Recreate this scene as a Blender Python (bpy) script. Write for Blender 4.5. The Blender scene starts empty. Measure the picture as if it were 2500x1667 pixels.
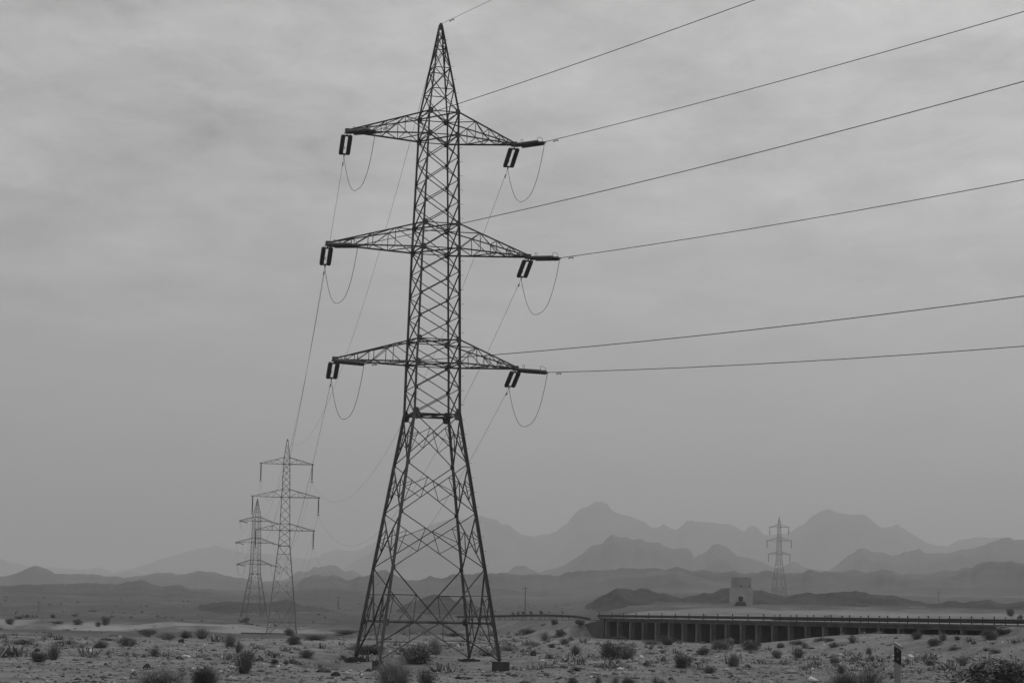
import bpy, math, random
import numpy as np
from mathutils import Vector, Matrix

R = math.radians
random.seed(7)
rng = np.random.default_rng(7)
scene = bpy.context.scene
col = scene.collection

# ------------------------------------------------------------------ camera
F, PITCH, ROLL, EYE = 5241.5, 0.125086, 0.0185296, 2.966      # focal length in photo pixels, radians, radians, metres
cp, sp = math.cos(PITCH), math.sin(PITCH)
cr, sr = math.cos(ROLL), math.sin(ROLL)
XR = Vector((1, 0, 0)); ZU = Vector((0, -sp, cp)); FW = Vector((0, cp, sp))
RIGHT = XR * cr + ZU * sr
UP = XR * -sr + ZU * cr
cam_data = bpy.data.cameras.new('camera')
cam_data.sensor_width = 36.0
cam_data.lens = F * 36.0 / 2500.0
cam_data.clip_start = 0.5
cam_data.clip_end = 40000
cam = bpy.data.objects.new('camera', cam_data)
m = Matrix.Identity(4)
for i in range(3):
    m[i][0] = RIGHT[i]; m[i][1] = UP[i]; m[i][2] = -FW[i]
m[0][3], m[1][3], m[2][3] = 0, 0, EYE
cam.matrix_world = m
col.objects.link(cam)
scene.camera = cam

# ------------------------------------------------------------------ sky, sun, exposure
SUN_EL, SUN_AZ = 58.0, 40.0          # degrees; azimuth clockwise from the view direction
SKY_STRENGTH = 0.10
world = bpy.data.worlds.new('World')
scene.world = world
world.use_nodes = True
wn, wl = world.node_tree.nodes, world.node_tree.links
wn.clear()
def N(nodes, t, **kw):
    n = nodes.new(t)
    for k, v in kw.items():
        setattr(n, k, v)
    return n
sky = N(wn, 'ShaderNodeTexSky', sky_type='NISHITA')
sky.sun_disc = False
sky.sun_elevation = R(SUN_EL)
sky.sun_rotation = R(SUN_AZ)
sky.dust_density = 4.0
bw = N(wn, 'ShaderNodeRGBToBW')
wl.new(sky.outputs[0], bw.inputs[0])
tc = N(wn, 'ShaderNodeTexCoord')
sep = N(wn, 'ShaderNodeSeparateXYZ')
wl.new(tc.outputs['Generated'], sep.inputs[0])
def math_node(op, a, b=None, c=None, clamp=False):
    n = N(wn, 'ShaderNodeMath', operation=op, use_clamp=clamp)
    for i, v in enumerate((a, b, c)):
        if v is None: continue
        if isinstance(v, (int, float)): n.inputs[i].default_value = v
        else: wl.new(v, n.inputs[i])
    return n.outputs[0]
den = math_node('ADD', math_node('MAXIMUM', sep.outputs[2], 0.0), 0.10)
cx = math_node('DIVIDE', sep.outputs[0], den)
cy = math_node('DIVIDE', sep.outputs[1], den)
comb = N(wn, 'ShaderNodeCombineXYZ')
wl.new(cx, comb.inputs[0]); wl.new(cy, comb.inputs[1])
def cloud(scale, detail, rough, dist, loc, sx, sy, rot):
    mp = N(wn, 'ShaderNodeMapping')
    mp.inputs['Location'].default_value = loc
    mp.inputs['Rotation'].default_value = (0, 0, R(rot))
    mp.inputs['Scale'].default_value = (sx, sy, 1)
    wl.new(comb.outputs[0], mp.inputs[0])
    n = N(wn, 'ShaderNodeTexNoise')
    n.inputs['Scale'].default_value = scale
    n.inputs['Detail'].default_value = detail
    n.inputs['Roughness'].default_value = rough
    n.inputs['Distortion'].default_value = dist
    wl.new(mp.outputs[0], n.inputs['Vector'])
    return n.outputs[0]
c1 = cloud(2.3, 8, 0.58, 0.4, (3.1, 1.7, 0), 1.0, 0.75, 24)       # broad soft banks
c2 = cloud(6.5, 10, 0.70, 0.5, (0.4, 5.2, 0), 1.0, 0.8, 30)       # ragged streaks
c3 = cloud(0.8, 3, 0.5, 0.2, (7.7, 2.3, 0), 1.0, 1.0, 0)
mr = N(wn, 'ShaderNodeMapRange', interpolation_type='SMOOTHSTEP')
wl.new(sep.outputs[2], mr.inputs[0])
for i_, v_ in ((1, .07), (2, .24), (3, .16), (4, 1.0)): mr.inputs[i_].default_value = v_
s = math_node('MULTIPLY', math_node('SUBTRACT', c1, 0.5), 5.6)
s = math_node('MULTIPLY_ADD', math_node('SUBTRACT', c2, 0.5), 4.2, s)
s = math_node('MULTIPLY_ADD', math_node('SUBTRACT', c3, 0.5), 1.6, s)
s = math_node('MULTIPLY_ADD', s, mr.outputs[0], 4.8)               # structure melts into plain haze low in the sky
s = math_node('MULTIPLY_ADD', sep.outputs[0], 2.2, s)              # the cloud deck is thinner, brighter to the right
s = math_node('MULTIPLY', s, math_node('MULTIPLY_ADD', math_node('MAXIMUM', sep.outputs[2], 0.0), 1.0, 1.0))   # an overcast sky is brightest overhead
mixs = N(wn, 'ShaderNodeMix', data_type='FLOAT')
mixs.inputs[0].default_value = 0.88
wl.new(bw.outputs[0], mixs.inputs[2]); wl.new(s, mixs.inputs[3])
bg = N(wn, 'ShaderNodeBackground')
bg.inputs[1].default_value = SKY_STRENGTH
wl.new(mixs.outputs[0], bg.inputs[0])
wo = N(wn, 'ShaderNodeOutputWorld')
wl.new(bg.outputs[0], wo.inputs[0])

sun_d = bpy.data.lights.new('sun', 'SUN')
sun_d.energy = 0.7
sun_d.angle = R(14)
sun_d.color = (1.0, 0.995, 0.985)
sun = bpy.data.objects.new('sun', sun_d)
sd = Vector((math.sin(R(SUN_AZ)) * math.cos(R(SUN_EL)), math.cos(R(SUN_AZ)) * math.cos(R(SUN_EL)), math.sin(R(SUN_EL))))
sun.rotation_euler = (-sd).to_track_quat('-Z', 'Y').to_euler()
sun.location = sd * 200
col.objects.link(sun)

vs = scene.view_settings
vs.view_transform = 'Standard'; vs.look = 'None'; vs.gamma = 1.0; vs.use_curve_mapping = False
vs.exposure = 0.0
scene.cycles.use_denoising = True
scene.cycles.max_bounces = 5
scene.cycles.diffuse_bounces = 2
scene.cycles.volume_bounces = 0
scene.cycles.transparent_max_bounces = 8
HAZE_DENSITY = 2.1e-4

# ------------------------------------------------------------------ helpers
def ray(px, py):
    d = FW * F + RIGHT * (px - 1250) - UP * (py - 833.5)
    return d
def at(px, py, Y):
    d = ray(px, py)
    return Vector((0, 0, EYE)) + d * (Y / d.y)
def tag(o, label=None, cat=None, group=None, kind=None):
    if label: o['label'] = label
    if cat: o['category'] = cat
    if group: o['group'] = group
    if kind: o['kind'] = kind
    return o
def empty(name, loc=(0, 0, 0), rz=0.0):
    o = bpy.data.objects.new(name, None)
    o.location = loc; o.rotation_euler = (0, 0, rz)
    o.empty_display_size = 0.2
    col.objects.link(o)
    return o
class MB:
    def __init__(s): s.v = []; s.f = []
    def add(s, vs, fs):
        b = len(s.v); s.v += [tuple(p) for p in vs]; s.f += [tuple(i + b for i in f) for f in fs]
    def bar(s, a, b, w, out=None, t=None):
        """a steel angle (L section) from a to b, legs w wide; out points away from the tower"""
        a, b = Vector(a), Vector(b)
        d = b - a
        if d.length < 1e-6: return
        d.normalize()
        o = Vector(out) if out is not None else Vector((0.31, -0.9, 0.3))
        u = o - d * o.dot(d)
        if u.length < 1e-3:
            u = Vector((0.9, 0.2, 0.4)); u -= d * u.dot(d)
        u.normalize(); v = d.cross(u)
        t = t or w * 0.16
        u2 = (u + v) * 0.7071; v2 = (v - u) * 0.7071
        pts = [(0, 0), (w, 0), (w, t), (t, t), (t, w), (0, w)]
        ring = lambda p: [p - u2 * (x - w * .35) - v2 * (y - w * .35) for x, y in pts]
        fs = [(i, (i + 1) % 6, (i + 1) % 6 + 6, i + 6) for i in range(6)]
        s.add(ring(a) + ring(b), fs + [(5, 4, 3, 2, 1, 0), (6, 7, 8, 9, 10, 11)])
    def box(s, c, sx, sy, sz, rz=0.0):
        """box with its base centre at c"""
        ca, sa = math.cos(rz), math.sin(rz)
        vs = []
        for z in (0, sz):
            for x, y in ((-1, -1), (1, -1), (1, 1), (-1, 1)):
                x *= sx / 2; y *= sy / 2
                vs.append((c[0] + x * ca - y * sa, c[1] + x * sa + y * ca, c[2] + z))
        s.add(vs, [(3, 2, 1, 0), (4, 5, 6, 7), (0, 1, 5, 4), (1, 2, 6, 5), (2, 3, 7, 6), (3, 0, 4, 7)])
    def tube(s, pts, rad, n=6, caps=True):
        pts = [Vector(p) for p in pts]
        rad = rad if isinstance(rad, (list, tuple)) else [rad] * len(pts)
        b = len(s.v)
        up = None
        for i, p in enumerate(pts):
            d = (pts[min(i + 1, len(pts) - 1)] - pts[max(i - 1, 0)]).normalized()
            if up is None:
                up = d.orthogonal().normalized()
            up = up - d * up.dot(d)
            up.normalize()
            sd_ = d.cross(up)
            for k in range(n):
                an = 2 * math.pi * k / n
                s.v.append(tuple(p + (up * math.cos(an) + sd_ * math.sin(an)) * rad[i]))
        for i in range(len(pts) - 1):
            for k in range(n):
                s.f.append((b + i * n + k, b + i * n + (k + 1) % n, b + (i + 1) * n + (k + 1) % n, b + (i + 1) * n + k))
        if caps:
            s.f.append(tuple(b + k for k in range(n))[::-1])
            s.f.append(tuple(b + (len(pts) - 1) * n + k for k in range(n)))
    def plate(s, c, nrm, w, h, t, up=(0, 0, 1), shape=None):
        n = Vector(nrm).normalized(); u = Vector(up); u = (u - n * u.dot(n)).normalized(); r = u.cross(n)
        shape = shape or [(-.5, -.5), (.5, -.5), (.5, .5), (-.5, .5)]
        c = Vector(c); k = len(shape)
        vs = [c + r * (x * w) + u * (y * h) - n * t / 2 for x, y in shape] + [c + r * (x * w) + u * (y * h) + n * t / 2 for x, y in shape]
        s.add(vs, [tuple(range(k))[::-1], tuple(range(k, 2 * k))] + [(i, (i + 1) % k, k + (i + 1) % k, k + i) for i in range(k)])
    def build(s, name, mat, parent=None, smooth=False):
        me = bpy.data.meshes.new(name)
        me.from_pydata(s.v, [], s.f)
        me.update()
        return link_mesh(name, me, mat, parent, smooth)
def link_mesh(name, me, mat, parent=None, smooth=False):
    if mat is not None and not me.materials: me.materials.append(mat)
    if smooth:
        me.polygons.foreach_set('use_smooth', [True] * len(me.polygons))
    o = bpy.data.objects.new(name, me)
    col.objects.link(o)
    if parent is not None: o.parent = parent
    return o
def np_mesh(name, V, Fq):
    """fast mesh from numpy verts and equal-sided faces"""
    me = bpy.data.meshes.new(name)
    V = np.asarray(V, np.float32); Fq = np.asarray(Fq, np.int32)
    n, k = Fq.shape
    me.vertices.add(len(V)); me.vertices.foreach_set('co', V.ravel())
    me.loops.add(n * k); me.loops.foreach_set('vertex_index', Fq.ravel())
    me.polygons.add(n); me.polygons.foreach_set('loop_start', np.arange(0, n * k, k, dtype=np.int32))
    me.update(calc_edges=True)
    return me
def copy_tree(o, parent=None):
    c = o.copy(); col.objects.link(c)
    if parent is not None: c.parent = parent
    for ch in list(o.children): copy_tree(ch, c)
    return c

# value noise in numpy, used for the shape of the land
def _hash(ix, iy, seed):
    h = (ix.astype(np.int64) * 374761393 + iy.astype(np.int64) * 668265263 + seed * 1442695041) & 0xffffffff
    h = ((h ^ (h >> 13)) * 1274126177) & 0xffffffff
    h = h ^ (h >> 16)
    return (h & 0xffffff) / float(0xffffff)
def vnoise(x, y, seed=0):
    x = np.asarray(x, float); y = np.asarray(y, float)
    ix = np.floor(x); iy = np.floor(y); fx = x - ix; fy = y - iy
    fx = fx * fx * (3 - 2 * fx); fy = fy * fy * (3 - 2 * fy)
    a = _hash(ix, iy, seed); b = _hash(ix + 1, iy, seed); c = _hash(ix, iy + 1, seed); d = _hash(ix + 1, iy + 1, seed)
    return (a * (1 - fx) + b * fx) * (1 - fy) + (c * (1 - fx) + d * fx) * fy - 0.5
def fbm(x, y, octv=4, seed=0, ridged=False):
    t = np.zeros(np.broadcast(np.asarray(x), np.asarray(y)).shape); a = 1.0; f = 1.0
    for i in range(octv):
        n = vnoise(x * f + i * 17.3, y * f - i * 9.1, seed + i)
        t = t + a * ((0.5 - 2 * np.abs(n)) if ridged else n)
        a *= 0.5; f *= 2.03
    return t
def sstep(a, b, x):
    t = np.clip((np.asarray(x, float) - a) / (b - a), 0, 1)
    return t * t * (3 - 2 * t)

# ------------------------------------------------------------------ materials (a black-and-white photograph: neutral greys)
def mat(name, grey, var=0.25, scale=6.0, rough=0.85, metal=0.0, bump=0.0, bscale=None, detail=6, spec=0.3, island=None, coords='Object', stretch=(1, 1, 1)):
    m_ = bpy.data.materials.new(name); m_.use_nodes = True
    n_, l_ = m_.node_tree.nodes, m_.node_tree.links
    b = n_['Principled BSDF']
    b.inputs['Roughness'].default_value = rough
    b.inputs['Metallic'].default_value = metal
    b.inputs['Specular IOR Level'].default_value = spec
    t = N(n_, 'ShaderNodeTexCoord')
    mp = N(n_, 'ShaderNodeMapping'); mp.inputs['Scale'].default_value = stretch
    l_.new(t.outputs[coords], mp.inputs[0])
    no = N(n_, 'ShaderNodeTexNoise')
    no.inputs['Scale'].default_value = scale; no.inputs['Detail'].default_value = detail; no.inputs['Roughness'].default_value = 0.62
    l_.new(mp.outputs[0], no.inputs['Vector'])
    rp = N(n_, 'ShaderNodeValToRGB')
    lo, hi = grey * (1 - var), grey * (1 + var)
    rp.color_ramp.elements[0].position = 0.3; rp.color_ramp.elements[0].color = (lo, lo, lo, 1)
    rp.color_ramp.elements[1].position = 0.7; rp.color_ramp.elements[1].color = (hi, hi, hi, 1)
    l_.new(no.outputs[0], rp.inputs[0])
    out = rp.outputs[0]
    if island:
        g = N(n_, 'ShaderNodeNewGeometry')
        r2 = N(n_, 'ShaderNodeValToRGB')
        r2.color_ramp.elements[0].color = (island[0][1],) * 3 + (1,); r2.color_ramp.elements[0].position = island[0][0]
        r2.color_ramp.elements[1].color = (island[-1][1],) * 3 + (1,); r2.color_ramp.elements[1].position = island[-1][0]
        for p, c in island[1:-1]:
            e = r2.color_ramp.elements.new(p); e.color = (c, c, c, 1)
        l_.new(g.outputs['Random Per Island'], r2.inputs[0])
        mx = N(n_, 'ShaderNodeMix', data_type='RGBA', blend_type='MULTIPLY'); mx.inputs[0].default_value = 1.0
        l_.new(out, mx.inputs[6]); l_.new(r2.outputs[0], mx.inputs[7]); out = mx.outputs[2]
    l_.new(out, b.inputs['Base Color'])
    if bump:
        bp = N(n_, 'ShaderNodeBump'); bp.inputs['Strength'].default_value = bump
        n2 = N(n_, 'ShaderNodeTexNoise'); n2.inputs['Scale'].default_value = bscale or scale * 3; n2.inputs['Detail'].default_value = 5
        l_.new(mp.outputs[0], n2.inputs['Vector']); l_.new(n2.outputs[0], bp.inputs['Height']); l_.new(bp.outputs[0], b.inputs['Normal'])
    return m_
M = {}
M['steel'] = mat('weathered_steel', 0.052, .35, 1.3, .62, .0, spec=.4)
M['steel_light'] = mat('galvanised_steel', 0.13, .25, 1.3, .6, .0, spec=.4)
M['plate'] = mat('steel_plate', 0.055, .2, 3, .65)
M['insulator'] = mat('glazed_insulator', 0.022, .2, 4, .35, spec=.5)
M['wire'] = mat('aluminium_wire', 0.06, .1, 2, .6)
M['concrete'] = mat('concrete', 0.17, .3, 2.2, .9, bump=.3)
M['dark_concrete'] = mat('stained_concrete', 0.085, .35, 0.9, .9, bump=.3, stretch=(1, 1, .4))
M['pier'] = mat('shaded_pier_concrete', 0.06, .3, 1.4, .9, bump=.3, stretch=(1, 1, .3))  # inner pier walls: shade of the deep openings put into the colour
M['rail'] = mat('guard_rail_steel', 0.028, .2, 1.0, .6)
M['post'] = mat('post_steel', 0.05, .2, 2.0, .7)
M['shaded_post'] = mat('shaded_white_post', 0.19, .1, 3.0, .6)  # white post greyed: its side away from the light, put into the colour
M['white'] = mat('white_paint', 0.75, .05, 3.0, .5)
M['black'] = mat('black_paint', 0.012, .1, 3.0, .6)
M['lens'] = mat('reflector_lens', 0.07, .5, 60.0, .3)
M['wood'] = mat('weathered_wood', 0.06, .3, 4.0, .9, stretch=(1, 1, .2))
M['adobe'] = mat('mud_plaster', 0.28, .18, 0.5, .95, bump=.3, bscale=3)
M['adobe_dark'] = mat('dark_mud_plaster', 0.22, .22, 0.5, .95, bump=.3, bscale=3)
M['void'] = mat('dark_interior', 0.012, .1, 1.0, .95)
M['rock_dark'] = mat('dark_rock', 0.035, .4, 3.0, .9, bump=.5)
M['rock_mid'] = mat('grey_rock', 0.13, .4, 3.0, .9, bump=.5)
M['rock_pale'] = mat('pale_rock', 0.45, .25, 3.0, .9, bump=.5)
M['gravel'] = mat('gravel', 0.22, .3, 9.0, .9, island=[(0, .22), (.5, .6), (.86, 1.0), (.97, 1.5), (1.0, 3.0)])
M['stem'] = mat('dry_stem', 0.10, .3, 8.0, .9)
M['leaf_dark'] = mat('dark_foliage', 0.08, .35, 3.0, .8, island=[(0, .5), (1, 1.35)])
M['leaf_mid'] = mat('grey_foliage', 0.18, .35, 3.0, .8, island=[(0, .6), (1, 1.35)])
M['leaf_pale'] = mat('pale_foliage', 0.27, .3, 3.0, .85, island=[(0, .7), (1, 1.3)])

def ground_material():
    m_ = bpy.data.materials.new('desert_ground'); m_.use_nodes = True
    n_, l_ = m_.node_tree.nodes, m_.node_tree.links
    b = n_['Principled BSDF']; b.inputs['Roughness'].default_value = .95; b.inputs['Specular IOR Level'].default_value = .15
    t = N(n_, 'ShaderNodeTexCoord')
    def noise(sc, det, rough=.6, dist=0.0, stretch=(1, 1, 1)):
        mp = N(n_, 'ShaderNodeMapping'); mp.inputs['Scale'].default_value = stretch
        l_.new(t.outputs['Object'], mp.inputs[0])
        q = N(n_, 'ShaderNodeTexNoise'); q.inputs['Scale'].default_value = sc; q.inputs['Detail'].default_value = det
        q.inputs['Roughness'].default_value = rough; q.inputs['Distortion'].default_value = dist
        l_.new(mp.outputs[0], q.inputs['Vector']); return q.outputs[0]
    def ramp(src, stops):
        rp = N(n_, 'ShaderNodeValToRGB'); cr_ = rp.color_ramp
        cr_.elements[0].position, cr_.elements[-1].position = stops[0][0], stops[-1][0]
        cr_.elements[0].color = (stops[0][1],) * 3 + (1,); cr_.elements[-1].color = (stops[-1][1],) * 3 + (1,)
        for p, c in stops[1:-1]:
            e = cr_.elements.new(p); e.color = (c, c, c, 1)
        l_.new(src, rp.inputs[0]); return rp.outputs[0]
    def mix(kind, a, c, fac=1.0):
        mx = N(n_, 'ShaderNodeMix', data_type='RGBA', blend_type=kind)
        if isinstance(fac, float): mx.inputs[0].default_value = fac
        else: l_.new(fac, mx.inputs[0])
        for s_, v_ in ((6, a), (7, c)):
            if isinstance(v_, float): mx.inputs[s_].default_value = (v_, v_, v_, 1)
            else: l_.new(v_, mx.inputs[s_])
        return mx.outputs[2]
    base = ramp(noise(0.035, 6, .65, .5), [(.3, .12), (.5, .165), (.7, .225)])
    base = mix('MULTIPLY', base, ramp(noise(0.30, 7, .7), [(.3, .42), (.5, .93), (.68, 1.28)]))
    base = mix('MULTIPLY', base, ramp(noise(3.5, 5, .75), [(.3, .4), (.45, .88), (.6, 1.1), (.75, 1.6)]))
    sand = N(n_, 'ShaderNodeAttribute', attribute_name='sand')
    pale = mix('MULTIPLY', ramp(noise(0.12, 6, .6), [(.3, .17), (.7, .26)]), ramp(noise(1.2, 5, .7), [(.3, .8), (.7, 1.15)]))
    base = mix('MIX', base, pale, sand.outputs['Fac'])
    veg = N(n_, 'ShaderNodeAttribute', attribute_name='veg')
    vn = ramp(noise(0.05, 7, .7, .3, (1, .35, 1)), [(.36, 0.0), (.52, 1.0)])
    vm = N(n_, 'ShaderNodeMath', operation='MULTIPLY'); l_.new(vn, vm.inputs[0]); l_.new(veg.outputs['Fac'], vm.inputs[1])
    base = mix('MULTIPLY', base, .62, veg.outputs['Fac'])
    base = mix('MIX', base, 0.05, vm.outputs[0])
    l_.new(base, b.inputs['Base Color'])
    bp = N(n_, 'ShaderNodeBump'); bp.inputs['Strength'].default_value = .6; bp.inputs['Distance'].default_value = .15
    l_.new(noise(2.2, 8, .75), bp.inputs['Height']); l_.new(bp.outputs[0], b.inputs['Normal'])
    return m_
M['ground'] = ground_material()
def rock_land(name, g, scale):
    m_ = mat(name, g, .6, scale, .95, bump=.0, detail=9, spec=.1, stretch=(1, 1, 2.2))
    return m_
M['nose'] = mat('lit_pier_nose_concrete', .125, .35, 1.6, .9, stretch=(1, 1, .3))  # lighter, lit copy of the pier concrete for the wall ends
M['hill'] = rock_land('dark_hill_rock', .03, .05)
M['range'] = rock_land('range_rock', .06, .012)
M['far'] = rock_land('far_range_rock', .07, .004)

# ------------------------------------------------------------------ the land: heights
# bridge frame: e runs along the bridge towards the right end, n points away from the camera across it
BA = R(22.1)
BE = np.array([math.sin(BA), -math.cos(BA)]); BN = np.array([math.cos(BA), math.sin(BA)]); BP = 112.0
S0, SP, NOPEN = -243.3, 3.5, 23
S1 = S0 + SP * NOPEN
def bpt(s_, n_=0.0, z=0.0):
    q = BN * (BP + n_) + BE * s_
    return Vector((q[0], q[1], z))
PC = ([0, 40, 60, 80, 95, 112, 128, 140, 200, 262, 330, 400, 520, 720, 850, 1200, 2000, 4000, 16000],
      [1.52, 1.5, .75, .05, -.25, -.42, -.55, -.15, -.12, -.1, -.3, -.3, 0, .6, 2.4, 8, 18, 25, 25])
PL = ([0, 40, 60, 80, 95, 112, 128, 140, 200, 300, 390, 420, 437, 470, 600, 720, 850, 1200, 2000, 4000, 16000],
      [1.52, 1.5, .75, .05, -.25, -.42, -.55, -.15, -.5, -1.4, -1.95, -2.1, -.80, -.65, -1.1, -1.25, 1.6, 7, 18, 25, 25])
PR = ([0, 40, 60, 80, 95, 112, 128, 140, 200, 262, 290, 340, 450, 600, 700, 800, 1200, 2000, 4000, 16000],
      [1.52, 1.5, .75, .05, -.25, -.42, -.55, -.15, -.12, -.1, 0, 1.6, 3.4, 5.7, 6.2, 7, 14, 25, 30, 30])
def ground_z(x, y):
    x = np.asarray(x, float); y = np.asarray(y, float)
    d = np.hypot(x, y)
    u = np.where(y > 1, 1250 + F * x / np.maximum(y, 1), np.where(x > 0, 4000, -1500))
    wl_ = 1 - sstep(760, 1000, u); wr_ = sstep(1330, 1650, u)
    dw = d + 7 * fbm(x / 28, y / 28, 3, 5)
    dl = np.where(d > 150, dw, d)
    z = np.interp(dl, *PC) * (1 - wl_ - wr_) + np.interp(dl, *PL) * wl_ + np.interp(dl, *PR) * wr_
    far = sstep(150, 700, d)
    z = z + fbm(x / 9, y / 9, 4, 1) * (.22 + .5 * far) * sstep(40, 90, d) + fbm(x / 60, y / 60, 3, 2) * (.1 + 1.2 * far) * sstep(60, 140, d)
    z = z + fbm(x / 1.6, y / 1.6, 3, 3) * .10 * sstep(30, 60, d) * (1 - sstep(160, 300, d))
    bk = sstep(412, 426, dw) * (1 - sstep(470, 520, dw)) * wl_
    z = z + bk * (fbm(x / 11, y / 30, 4, 71) * 1.1 + .15)
    # near the bridge the ground is graded: floor, silt bank before the right-hand cells, embankments beyond both ends
    q = x * BN[0] + y * BN[1] - BP; s_ = x * BE[0] + y * BE[1]
    fl = sstep(-14, -3, q) * (1 - sstep(27, 38, q)) * sstep(S0 - 1.6, S0 - .8, s_) * (1 - sstep(S1, S1 + 3, s_)) * (y > 50)
    z = z * (1 - fl) + (-.1) * fl
    g = np.interp(s_, [-203, -196, -190, -184, -178, -163, -150], [0, .12, .6, 1.15, 1.52, 1.6, 1.6]) * (y > 50)
    z = np.maximum(z, g * sstep(-13, -2.5, q) * (1 - sstep(26, 34, q)) + fbm(x / 3, y / 3, 3, 9) * .12 * (g > .1) - .1 * (g < .05) - 5 * (g < .02))
    top = np.interp(s_, [-330, -300, -276, -250, S1 + 2, -60], [1.0, 1.35, 1.75, 2.05, 2.45, 2.6])
    slope = np.where(q < 5.5, .36, .35)
    emb = top - slope * np.maximum(0, np.abs(q - 12.5) - 13.4)
    em = np.maximum(1 - sstep(S0 - 2.5, S0 - 1.7, s_), sstep(S1 + 1.5, S1 + 5, s_)) * sstep(-345, -310, s_) * (y > 30)
    z = np.where(em > 0, np.maximum(z, z + (emb - z) * em * (emb > z)), z)
    hx, hy, hz_ = 64.0, 600.0, 5.5
    hw = 1 - sstep(9, 40, np.hypot(x - hx, y - hy))
    z = z * (1 - hw) + hz_ * hw
    # under the main tower: levelled
    tx, ty = -4.92, 133.46
    tw = 1 - sstep(5.5, 9, np.hypot(x - tx, np.where(y < ty, (y - ty) * .3, y - ty)))
    z = z * (1 - tw) + (np.interp(y, [108, 128, 131, 139], [-.75, -.68, -.58, -.13]) + fbm(x / 1.6, y / 1.6, 3, 3) * .08) * tw
    return z
def gz(x, y): return float(ground_z(np.array([x]), np.array([y]))[0])
def on_ground(px, py, lo=50.0, hi=900.0):
    """where the sight line through a photo pixel meets the land"""
    d = ray(px, py)
    Y = np.concatenate([np.arange(lo, 300, .5), np.arange(300, hi, 2.0)])
    X = d.x / d.y * Y; Z = EYE + d.z / d.y * Y
    below = np.nonzero(Z <= ground_z(X, Y))[0]
    i = below[0] if len(below) else len(Y) - 1
    return Vector((X[i], Y[i], gz(X[i], Y[i])))

# ------------------------------------------------------------------ the land: meshes
def build_ground():
    fine = np.arange(-17.5, 17.51, 0.07)
    az = np.concatenate([np.arange(-180, -40, 4), np.arange(-40, -17.5, .8), fine, np.arange(18.2, 40, .8), np.arange(40, 180, 4)])
    az = np.radians(np.unique(np.round(az, 4)))
    rr = np.concatenate([[0.0], np.geomspace(4, 80, 30)[:-1], np.geomspace(80, 300, 330)[:-1], np.geomspace(300, 900, 150)[:-1], np.geomspace(900, 15000, 60)])
    A, Rr = np.meshgrid(az, rr)
    X = Rr * np.sin(A); Y = Rr * np.cos(A)
    Z = ground_z(X, Y)
    na, nr = len(az), len(rr)
    idx = np.arange(na * nr).reshape(nr, na)
    nxt = np.roll(idx, -1, axis=1)
    Fq = np.stack([idx[:-1], nxt[:-1], nxt[1:], idx[1:]], -1).reshape(-1, 4)[:, ::-1]
    V = np.stack([X, Y, Z], -1).reshape(-1, 3)
    me = np_mesh('ground', V, Fq)
    x, y = V[:, 0], V[:, 1]; d = np.hypot(x, y)
    u = np.where(y > 1, 1250 + F * x / np.maximum(y, 1), 9000)
    nz = fbm(x / 14, y / 14, 4, 21)
    dd = d + nz * 26
    bank = sstep(410, 424, dd) * (1 - sstep(448, 475, dd)) * (1 - sstep(790, 900, u)) * .95 * sstep(-.45, .25, fbm(x / 10, y / 20, 4, 77))
    right = sstep(330, 420, dd) * (1 - sstep(640, 760, dd)) * sstep(1400, 1600, u) * .55 * sstep(-.25, .15, fbm(x / 40, y / 12, 3, 31))
    path = (np.abs(d - (131 + .02 * x) + nz * 3) < 2.2) * sstep(1500, 1620, u) * (1 - sstep(2000, 2200, u)) * .35
    sand = np.clip(bank + right + path, 0, 1)
    a = me.attributes.new('sand', 'FLOAT', 'POINT'); a.data.foreach_set('value', sand.astype(np.float32))
    veg = np.clip(sstep(470, 520, d) * (1 - sstep(1400, 2400, d)) * (1 - .6 * right) + sstep(235, 300, dd) * (.3 + .5 * (1 - sstep(900, 1250, u))) * (1 - bank) * (1 - sstep(1450, 1600, u)), 0, 1)
    a = me.attributes.new('veg', 'FLOAT', 'POINT'); a.data.foreach_set('value', veg.astype(np.float32))
    o = link_mesh('ground', me, M['ground'], smooth=True)
    tag(o, kind='structure')
build_ground()

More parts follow.
